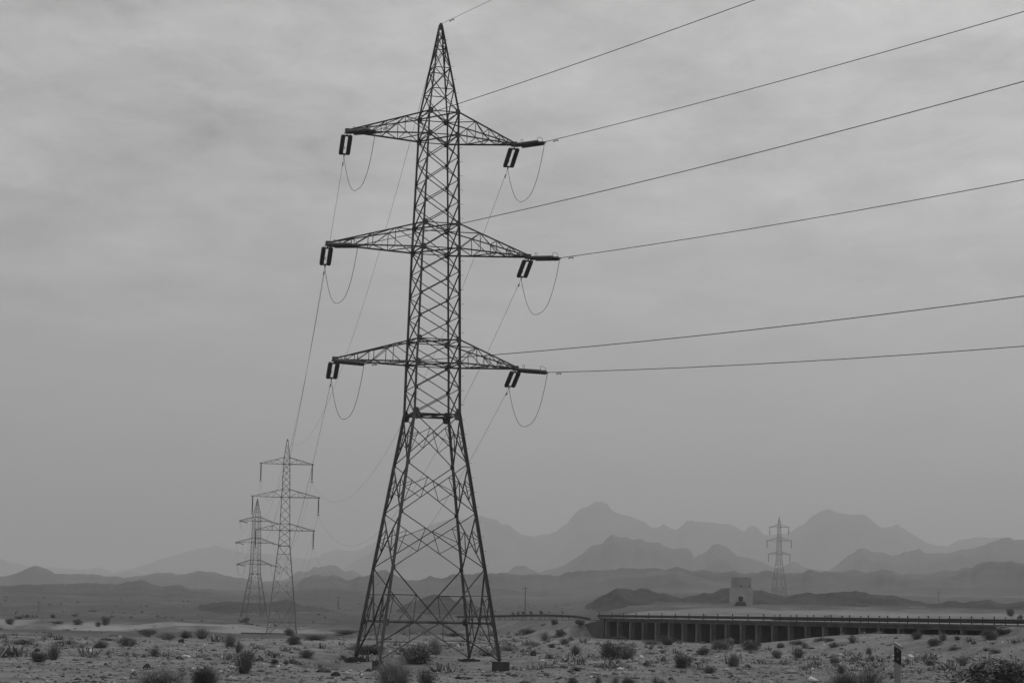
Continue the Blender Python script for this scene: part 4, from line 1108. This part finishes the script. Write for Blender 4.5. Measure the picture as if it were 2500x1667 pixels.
SH = [
 # left plain
 (92, 1616, 36, 30, 'leafy', 'dark', 'dark shrub at far left with a black rock at its upper left', SL),
 (131, 1611, 34, 46, 'twig', 'mid', 'tall grey twiggy shrub touching the dark shrub at far left', SL),
 (24, 1597, 66, 22, 'low', 'dark', 'wide low dark scrub cut by the left edge of the frame', SL),
 (56, 1572, 56, 20, 'low', 'mid', 'wide low grey scrub under the pale bank at far left', SL),
 (358, 1552, 42, 18, 'leafy', 'dark', 'dark rounded shrub at the foot of the pale bank, the darkest there', SL),
 (409, 1560, 34, 24, 'low', 'mid', 'grey shrub right of the darkest shrub at the pale bank', SL),
 (453, 1557, 30, 22, 'leafy', 'mid', 'grey shrub midway along the foot of the pale bank', SL),
 (492, 1559, 38, 28, 'twig', 'mid', 'upright grey shrub at the foot of the pale bank, left of the low wall', SL),
 (311, 1577, 42, 25, 'leafy', 'mid', 'grey shrub in front of the darkest shrub at the pale bank', SL),
 (245, 1581, 42, 20, 'dome', 'mid', 'soft grey dome shrub on the left plain under the lone pair of dark bushes', SL),
 (377, 1603, 28, 26, 'twig', 'dark', 'thin upright twigs on the left plain beside a pale branch', SL),
 (560, 1580, 34, 36, 'twig', 'mid', 'tall grey shrub at the left end of the low wall', SL),
 (582, 1594, 22, 34, 'twig', 'dark', 'narrow dark shrub just below the left end of the low wall', SL),
 (597, 1644, 58, 66, 'twig', 'dark', 'large dark twiggy shrub below the slim pylon', SL),
 (670, 1622, 24, 16, 'dome', 'dark', 'small dark dome beside the bright white stone', SL),
 (698, 1621, 18, 12, 'dome', 'mid', 'small grey dome right of the bright white stone', SL),
 (748, 1604, 34, 22, 'leafy', 'mid', 'grey shrub standing alone between the slim and the front pylon', SL),
 (716, 1573, 30, 26, 'leafy', 'dark', 'dark shrub at the right foot of the slim pylon', SL),
 (770, 1561, 50, 18, 'low', 'dark', 'dark low shrub hiding the right end of the low wall', SL),
 (706, 1551, 24, 18, 'leafy', 'dark', 'dark shrub between the legs of the slim pylon', SL),
 (510, 1610, 18, 10, 'low', 'mid', 'tiny grey tuft left of the large twiggy shrub', SL),
 (660, 1600, 20, 14, 'low', 'mid', 'small grey tuft above the bright white stone', SL),
 (836, 1612, 22, 14, 'twig', 'mid', 'small twiggy tuft left of the front pylon', SL),
 (215, 1600, 26, 14, 'low', 'mid', 'low tuft on the left plain right of the twiggy pair', SL),
 (160, 1573, 48, 16, 'low', 'dark', 'dark scrub strip below the pale bank, left', SL),
 (262, 1563, 40, 10, 'low', 'dark', 'thin dark scrub strip under the middle of the pale bank', SL),
 # bank
 (190, 1526, 22, 14, 'leafy', 'dark', 'dark shrub on the crest of the pale bank, left of the taller pair', SA),
 (256, 1527, 20, 24, 'leafy', 'dark', 'tallest dark shrub on the crest of the pale bank', SA),
 (239, 1530, 13, 13, 'leafy', 'dark', 'small dark shrub leaning on the tallest one of the pale bank', SA),
 (129, 1508, 10, 10, 'leafy', 'dark', 'tiny dark shrub on the plain right of the left utility pole', SA),
 (182, 1504, 15, 9, 'low', 'dark', 'tiny dark shrub on the plain above the pale bank', SA),
 (24, 1524, 20, 16, 'leafy', 'dark', 'dark shrub on the bank at the far left edge', SA),
 (140, 1522, 24, 10, 'low', 'dark', 'low dark shrub on the bank crest beside the utility pole', SA),
 # front pylon
 (1018, 1620, 80, 54, 'leafy', 'mid', 'large grey shrub between the legs of the front pylon', SM),
 (1060, 1596, 44, 42, 'dome', 'pale', 'pale wispy shrub behind the large grey one at the front pylon', SM),
 (899, 1596, 76, 27, 'leafy', 'dark', 'dark low shrub behind the left legs of the front pylon', SM),
 (850, 1547, 66, 15, 'low', 'dark', 'dark scrub strip left of the front pylon', SM),
 (1110, 1552, 56, 14, 'low', 'dark', 'dark scrub seen through the right half of the front pylon', SM),
 (1190, 1600, 40, 18, 'low', 'mid', 'low grey scrub by the right legs of the front pylon', SM),
 (1236, 1588, 40, 16, 'low', 'mid', 'low grey scrub just right of the front pylon', SM),
 # bridge
 (1290, 1546, 38, 17, 'low', 'dark', 'dark arched shrub at the foot of the road slope', SB),
 (1369, 1552, 24, 18, 'leafy', 'dark', 'dark round shrub on the road slope, lower one', SB),
 (1353, 1524, 17, 15, 'leafy', 'dark', 'dark shrub high on the road slope under the rail', SB),
 (1410, 1523, 13, 11, 'leafy', 'dark', 'small dark shrub high on the road slope near the abutment', SB),
 (1418, 1540, 21, 13, 'leafy', 'dark', 'black oval shrub on the road slope near the abutment', SB),
 (1330, 1565, 27, 26, 'twig', 'mid', 'upright grey shrub below the road slope', SB),
 (1302, 1576, 36, 16, 'low', 'mid', 'low grey shrub below the arched dark one', SB),
 (1347, 1580, 15, 11, 'leafy', 'dark', 'small dark shrub below the road slope', SB),
 (1393, 1563, 19, 14, 'dome', 'pale', 'small pale dome below the road slope', SB),
 (1378, 1573, 24, 18, 'leafy', 'mid', 'grey shrub under the small pale dome', SB),
 (1405, 1600, 32, 30, 'twig', 'mid', 'grey twiggy shrub left of the biggest dark bush', SB),
 (1490, 1610, 52, 48, 'leafy', 'dark', 'biggest dark bush before the left part of the bridge', SB),
 (1528, 1609, 44, 38, 'leafy', 'mid', 'open grey bush growing against the biggest dark bush', SB),
 (1462, 1607, 24, 10, 'low', 'dark', 'low dark tuft at the left foot of the biggest bush', SB),
 (1543, 1611, 22, 9, 'low', 'dark', 'low dark tuft at the right foot of the biggest bush', SB),
 (1508, 1560, 32, 13, 'low', 'mid', 'low shrub before the first openings of the bridge', SB),
 (1496, 1555, 12, 9, 'dome', 'pale', 'tiny pale dome before the first opening of the bridge', SB),
 (1592, 1572, 42, 17, 'low', 'mid', 'wide grey shrub before the fourth opening of the bridge', SB),
 (1593, 1557, 15, 10, 'dome', 'pale', 'small pale dome before the fourth pier of the bridge', SB),
 (1629, 1574, 33, 24, 'leafy', 'dark', 'dark shrub before the fifth opening of the bridge', SB),
 (1674, 1557, 16, 11, 'dome', 'pale', 'small pale dome before the seventh opening of the bridge', SB),
 (1735, 1560, 27, 13, 'low', 'mid', 'low shrub before the middle piers of the bridge', SB),
 (1757, 1586, 52, 26, 'dome', 'mid', 'wide soft grey dome before the middle of the bridge', SB),
 (1780, 1578, 27, 24, 'leafy', 'mid', 'grey shrub behind the wide soft dome before the bridge', SB),
 (1833, 1589, 44, 29, 'leafy', 'dark', 'dark rounded shrub before the middle of the bridge', SB),
 (1717, 1598, 29, 21, 'leafy', 'dark', 'dark shrub left of the wide soft grey dome', SB),
 (1664, 1629, 40, 37, 'leafy', 'dark', 'tall dark shrub on the open ground below the wide grey shrub', SB),
 (1683, 1589, 17, 9, 'low', 'dark', 'small low tuft between two dark shrubs before the bridge', SB),
 (1791, 1627, 38, 34, 'dome', 'mid', 'grey dome shrub with dark foot on the open ground', SB),
 (1732, 1643, 38, 20, 'twig', 'dark', 'sparse twiggy shrub on the pale track', SB),
 (1407, 1638, 24, 12, 'dome', 'dark', 'small dark dome right of the concrete footing', SB),
 (1589, 1585, 9, 11, 'leafy', 'mid', 'narrow grey tuft below the wide grey shrub', SB),
 (1617, 1594, 10, 10, 'leafy', 'mid', 'small round grey tuft below the dark shrub at the fifth opening', SB),
 (1704, 1621, 18, 10, 'low', 'dark', 'little dark tuft right of the tall dark shrub', SB),
 (1787, 1652, 8, 9, 'leafy', 'mid', 'lone little tuft under the grey dome with dark foot', SB),
 (1825, 1630, 18, 12, 'leafy', 'mid', 'little grey tuft right of the grey dome with dark foot', SB),
 (1896, 1607, 26, 24, 'leafy', 'mid', 'grey shrub left of the open twiggy bush', SB),
 (1950, 1606, 40, 26, 'twig', 'dark', 'open twiggy bush before the right part of the bridge', SB),
 (1906, 1581, 25, 14, 'dome', 'mid', 'soft grey tuft behind the grey shrub left of the open twiggy bush', SB),
 (1948, 1572, 30, 17, 'low', 'mid', 'low scrub behind the open twiggy bush', SB),
 (1965, 1582, 15, 15, 'leafy', 'mid', 'small grey shrub right behind the open twiggy bush', SB),
 (2004, 1563, 26, 12, 'low', 'mid', 'low scrub where the silt bank begins', SB),
 (2025, 1565, 23, 13, 'low', 'dark', 'low dark scrub on the left toe of the silt bank', SB),
 (2035, 1579, 32, 13, 'twig', 'dark', 'dark twigs with a pale stone at their left', SB),
 (2081, 1568, 25, 22, 'twig', 'mid', 'open shrub on the silt bank before the bridge', SB),
 (2038, 1619, 21, 19, 'leafy', 'mid', 'square grey shrub left of the marker post', SB),
 (2055, 1643, 26, 24, 'twig', 'dark', 'dark upright tuft left of the marker post', SB),
 (2121, 1597, 18, 19, 'dome', 'mid', 'faint thin shrub behind the marker post, left', SB),
 (2128, 1615, 17, 17, 'twig', 'mid', 'grey upright tuft left of the black band of the marker post', SB),
 (2107, 1627, 9, 11, 'leafy', 'dark', 'tiny dark tuft left of the marker post', SB),
 (2138, 1631, 11, 11, 'leafy', 'mid', 'tiny grey tuft close to the marker post on its left', SB),
 (2238, 1560, 24, 21, 'leafy', 'dark', 'dark shrub on the silt bank against an opening, right of the marker post', SB),
 (2280, 1577, 28, 20, 'leafy', 'dark', 'black-hearted shrub on the right silt bank', SB),
 (2303, 1563, 18, 20, 'leafy', 'mid', 'grey shrub against the last openings of the bridge', SB),
 (2337, 1563, 15, 11, 'leafy', 'dark', 'small dark shrub under the last opening of the bridge', SB),
 (2270, 1625, 21, 17, 'leafy', 'dark', 'dark shrub on the open ground right of the marker post', SB),
 (2428, 1594, 24, 13, 'leafy', 'mid', 'grey shrub on the open ground under the road fill at right', SB),
 (2407, 1590, 13, 9, 'leafy', 'mid', 'small tuft left of the grey shrub under the road fill', SB),
 (2418, 1562, 34, 26, 'leafy', 'dark', 'dark shrub at the right end of the bridge wall', SB),
 (2447, 1549, 36, 17, 'leafy', 'dark', 'dark shrub on the slope under the rail at right', SB),
 (2178, 1656, 15, 13, 'twig', 'dark', 'dark tuft at the left of the marker post near the bottom', SB),
 (2205, 1628, 8, 13, 'leafy', 'mid', 'narrow tuft touching the right side of the marker post', SB),
 (2350, 1625, 30, 26, 'twig', 'mid', 'pale twiggy shrub behind the big dark foreground bush', SB),
 (2330, 1585, 26, 13, 'low', 'mid', 'low grey scrub below the last opening of the bridge', SB),
 (1862, 1560, 22, 14, 'leafy', 'mid', 'grey shrub in front of a middle opening of the bridge', SB),
 (2468, 1504, 16, 22, 'leafy', 'dark', 'dark bush standing above the rail near the right edge', SB),
 (2492, 1512, 11, 13, 'leafy', 'dark', 'little dark bush at the rail on the right edge', SB),
]
for a in SH: shrub(*a)
# near the camera, feet below the frame
for a in ((392, 1667, 120, 0, 'dome', 'pale', 'big soft grey dome shrub at the bottom left, left of a dark twig', SF, 76, 1627),
          (499, 1667, 74, 0, 'dome', 'dark', 'dark soft dome shrub at the bottom left, right of a dark twig', SF, 78, 1623),
          (441, 1667, 18, 0, 'twig', 'dark', 'thin dark twig between the two soft domes at the bottom left', SF, 80, 1628),
          (962, 1667, 100, 0, 'dome', 'pale', 'pale soft dome shrub before the front pylon', SF, 86, 1606),
          (1040, 1667, 46, 0, 'twig', 'dark', 'dark twiggy shrub right of the pale soft dome', SF, 87, 1630),
          (1398, 1667, 32, 0, 'dome', 'dark', 'small dark dome at the bottom edge left of the four tufts', SF, 84, 1651),
          (1461, 1667, 18, 0, 'twig', 'dark', 'first thin tuft of the row at the bottom edge', SF, 86, 1645),
          (1502, 1667, 20, 0, 'twig', 'dark', 'second tuft of the row at the bottom edge', SF, 86, 1649),
          (1534, 1667, 27, 0, 'leafy', 'dark', 'broadest dark tuft of the row at the bottom edge', SF, 86, 1650),
          (1601, 1667, 22, 0, 'twig', 'mid', 'thin grey tuft at the right end of the bottom row', SF, 86, 1648),
          (2064, 1667, 92, 0, 'dome', 'dark', 'wide dark soft shrub at the bottom left of the marker post', SF, 62, 1640),
          (2124, 1667, 62, 0, 'twig', 'mid', 'wispy shrub rising beside the wide dark one near the marker post', SF, 64, 1622),
          (2462, 1667, 165, 0, 'leafy', 'dark', 'big dark soft bush filling the bottom right corner', SF, 52, 1606),
          (2404, 1667, 60, 0, 'twig', 'dark', 'thin twigs at the left of the big dark corner bush', SF, 54, 1600)):
    shrub(*a)

# ------------------------------------------------------------------ stones
for i, (px, py, w, h, mk, lab) in enumerate((
    (91, 1590, 14, 9, 'rock_dark', 'black rock at the far left beside a dark shrub'),
    (358, 1634, 19, 17, 'rock_dark', 'angular dark boulder near the bottom left dome shrub'),
    (443, 1568, 16, 12, 'rock_dark', 'dark round rock on the left plain left of the low wall'),
    (45, 1630, 16, 4, 'rock_dark', 'flat dark slab near the bottom left corner'),
    (257, 1623, 10, 6, 'rock_dark', 'little dark rock on the left plain near the bottom'),
    (440, 1609, 20, 9, 'rock_dark', 'dark flat rock under a pale branch'),
    (1580, 1625, 23, 12, 'rock_dark', 'black lumpy rock on open ground before the bridge'),
    (1595, 1640, 11, 6, 'rock_dark', 'small black rock below the black lumpy one'),
    (1638, 1659, 13, 7, 'rock_dark', 'dark rock near the bottom right of the middle'),
    (1303, 1601, 18, 14, 'rock_dark', 'dark pointed rock right of the front pylon'),
    (1368, 1655, 13, 5, 'rock_dark', 'flat dark rock near the bottom right of the footing'),
    (1348, 1631, 9, 4, 'rock_dark', 'small flat rock level with the concrete footing'),
    (1324, 1640, 7, 5, 'rock_dark', 'tiny dark rock below right of the concrete footing'),
    (819, 1651, 24, 12, 'rock_dark', 'dark rock at the bottom left of the front pylon'),
    (853, 1653, 18, 7, 'rock_mid', 'grey rock beside the dark rock at the bottom of the pylon'),
    (1133, 1657, 42, 6, 'rock_dark', 'long dark plank-like stone at the bottom below the pylon'),
    (974, 1597, 10, 5, 'rock_dark', 'small dark stone between the left legs of the pylon'),
    (1117, 1579, 12, 8, 'rock_pale', 'bright pale stone seen under the right half of the pylon'),
    (680, 1627, 5, 5, 'white', 'bright white stone on the left plain'),
    (2010, 1576, 8, 10, 'rock_pale', 'pale upright stone at the silt bank'),
    (2222, 1604, 18, 9, 'rock_pale', 'pale rubble stone right of the marker post'),
    (2206, 1609, 12, 6, 'rock_pale', 'pale slanted stone touching the marker post on the right'),
    (2227, 1593, 6, 4, 'rock_pale', 'small pale stone above the pale rubble right of the post'),
    (2447, 1569, 5, 4, 'white', 'white speck of a stone on the road fill at the right'),
    (1323, 1613, 14, 4, 'rock_pale', 'flat pale stone right of the front pylon above the footing'),
    (453, 1603, 26, 5, 'rock_pale', 'pale bent branch-like stone on the left plain'),
    (547, 1604, 18, 5, 'rock_pale', 'pale flat stone left of the large twiggy shrub'),
    (790, 1640, 40, 11, 'rock_dark', 'dark boulder row left of the front pylon footings'),
    (707, 1615, 8, 4, 'rock_pale', 'little pale stone near the bright white stone'),
    (2378, 1572, 14, 7, 'rock_dark', 'black stone on the silt at the right'))):
    p = on_ground(px, py); k = p.y / F
    o = link_mesh('rock', rough_rock(300 + i, w * k * .52, w * k * .45, h * k * .85), M[mk]); o.location = (p.x, p.y, p.z); 
    tag(o, lab, 'rock', 'loose rocks on the ground')

# gravel and dry tufts nobody could count
def gravel():
    n = 24000
    u = rng.uniform(-350, 2850, n); D = np.exp(rng.uniform(math.log(72), math.log(255), n))
    x = (u - 1250) / F * D; y = D
    keep = fbm(x / 7, y / 7, 4, 40) + rng.uniform(-.4, .6, n) > 0
    x, y = x[keep], y[keep]; n = len(x)
    z = ground_z(x, y)
    sz = np.clip(np.exp(rng.normal(math.log(.055), .55, n)), .02, .30)
    base = np.array([(1, 0, 0), (0, 1, 0), (-1, 0, 0), (0, -1, 0), (0, 0, 1), (0, 0, -1)], float)
    f = np.array([(0, 1, 4), (1, 2, 4), (2, 3, 4), (3, 0, 4), (1, 0, 5), (2, 1, 5), (3, 2, 5), (0, 3, 5)])
    V = base[None] * sz[:, None, None] * rng.uniform(.6, 1.4, (n, 6, 1)) * np.array([1.2, 1.1, .62])
    an = rng.uniform(0, 6.28, n); c, s_ = np.cos(an)[:, None], np.sin(an)[:, None]
    X = V[..., 0] * c - V[..., 1] * s_ + x[:, None]; Y = V[..., 0] * s_ + V[..., 1] * c + y[:, None]; Z = V[..., 2] + z[:, None] + sz[:, None] * .2
    Fq = (f[None] + (np.arange(n) * 6)[:, None, None]).reshape(-1, 3)
    o = link_mesh('gravel', np_mesh('gravel', np.stack([X, Y, Z], -1).reshape(-1, 3), Fq), M['gravel'])
    tag(o, 'loose gravel and small stones strewn over the desert floor', 'gravel', kind='stuff')
gravel()
def tufts(name, n, lo, hi, size, tone, seed, label, blades=12, wide=.06, box=(-350, 2850), dens=0.0):
    r_ = np.random.default_rng(seed)
    u = r_.uniform(box[0], box[1], n); D = np.exp(r_.uniform(math.log(lo), math.log(hi), n))
    x = (u - 1250) / F * D; y = D
    q = x * BN[0] + y * BN[1] - BP; s_ = x * BE[0] + y * BE[1]
    k = (fbm(x / (8 + lo / 20), y / (8 + lo / 20), 4, seed) + r_.uniform(-.3, .3, n) > dens) & ~((q > -2) & (q < 30) & (s_ > -345) & (s_ < -100))
    x, y = x[k], y[k]; n = len(x); z = ground_z(x, y)
    sz = size * np.exp(r_.normal(0, .4, n))
    V = []
    for b in range(blades):
        th = r_.uniform(0, 6.28, n); el = r_.uniform(.15, 1.4, n); L = sz * r_.uniform(.6, 1.1, n)
        dx, dy, dz = np.cos(th) * np.cos(el) * L, np.sin(th) * np.cos(el) * L, np.sin(el) * L * .66
        px_, py_ = -np.sin(th) * sz * wide, np.cos(th) * sz * wide
        ox, oy = r_.normal(0, .3, n) * sz, r_.normal(0, .3, n) * sz
        V.append(np.stack([np.stack([x + ox - px_, y + oy - py_, z - .02], -1), np.stack([x + ox + px_, y + oy + py_, z - .02], -1),
                           np.stack([x + ox + dx + px_ * .5, y + oy + dy + py_ * .5, z + dz], -1), np.stack([x + ox + dx - px_ * .5, y + oy + dy - py_ * .5, z + dz], -1)], 1))
    V = np.concatenate(V).reshape(-1, 3)
    o = link_mesh(name, np_mesh(name, V, np.arange(len(V)).reshape(-1, 4)), M['leaf_' + tone])
    tag(o, label, 'scrub', kind='stuff')
tufts('dry_grass', 4200, 76, 300, .15, 'mid', 61, 'dry tufts scattered between the stones', 20)
tufts('scrub', 2100, 118, 425, .40, 'mid', 62, 'low grey scrub dotting the plain', 44, dens=.05)
tufts('far_scrub', 1500, 445, 1100, .55, 'dark', 63, 'dark scrub on the distant plain', 26, .13, box=(-900, 1400), dens=.05)

# ------------------------------------------------------------------ dusty air
hz = MB()
TOPZ = 640.0
hz.box((0, 0, -30), 30000, 30000, TOPZ + 30)
hm = bpy.data.materials.new('haze'); hm.use_nodes = True
hn, hl = hm.node_tree.nodes, hm.node_tree.links
hn.clear()
pv = N(hn, 'ShaderNodeVolumePrincipled')
pv.inputs['Color'].default_value = (.93, .93, .93, 1)
pv.inputs['Density'].default_value = HAZE_DENSITY
pv.inputs['Anisotropy'].default_value = 0.0
ho = N(hn, 'ShaderNodeOutputMaterial'); hl.new(pv.outputs[0], ho.inputs['Volume'])
o = hz.build('haze', hm)
tag(o, 'dusty haze filling the air over the plain', 'haze', kind='stuff')
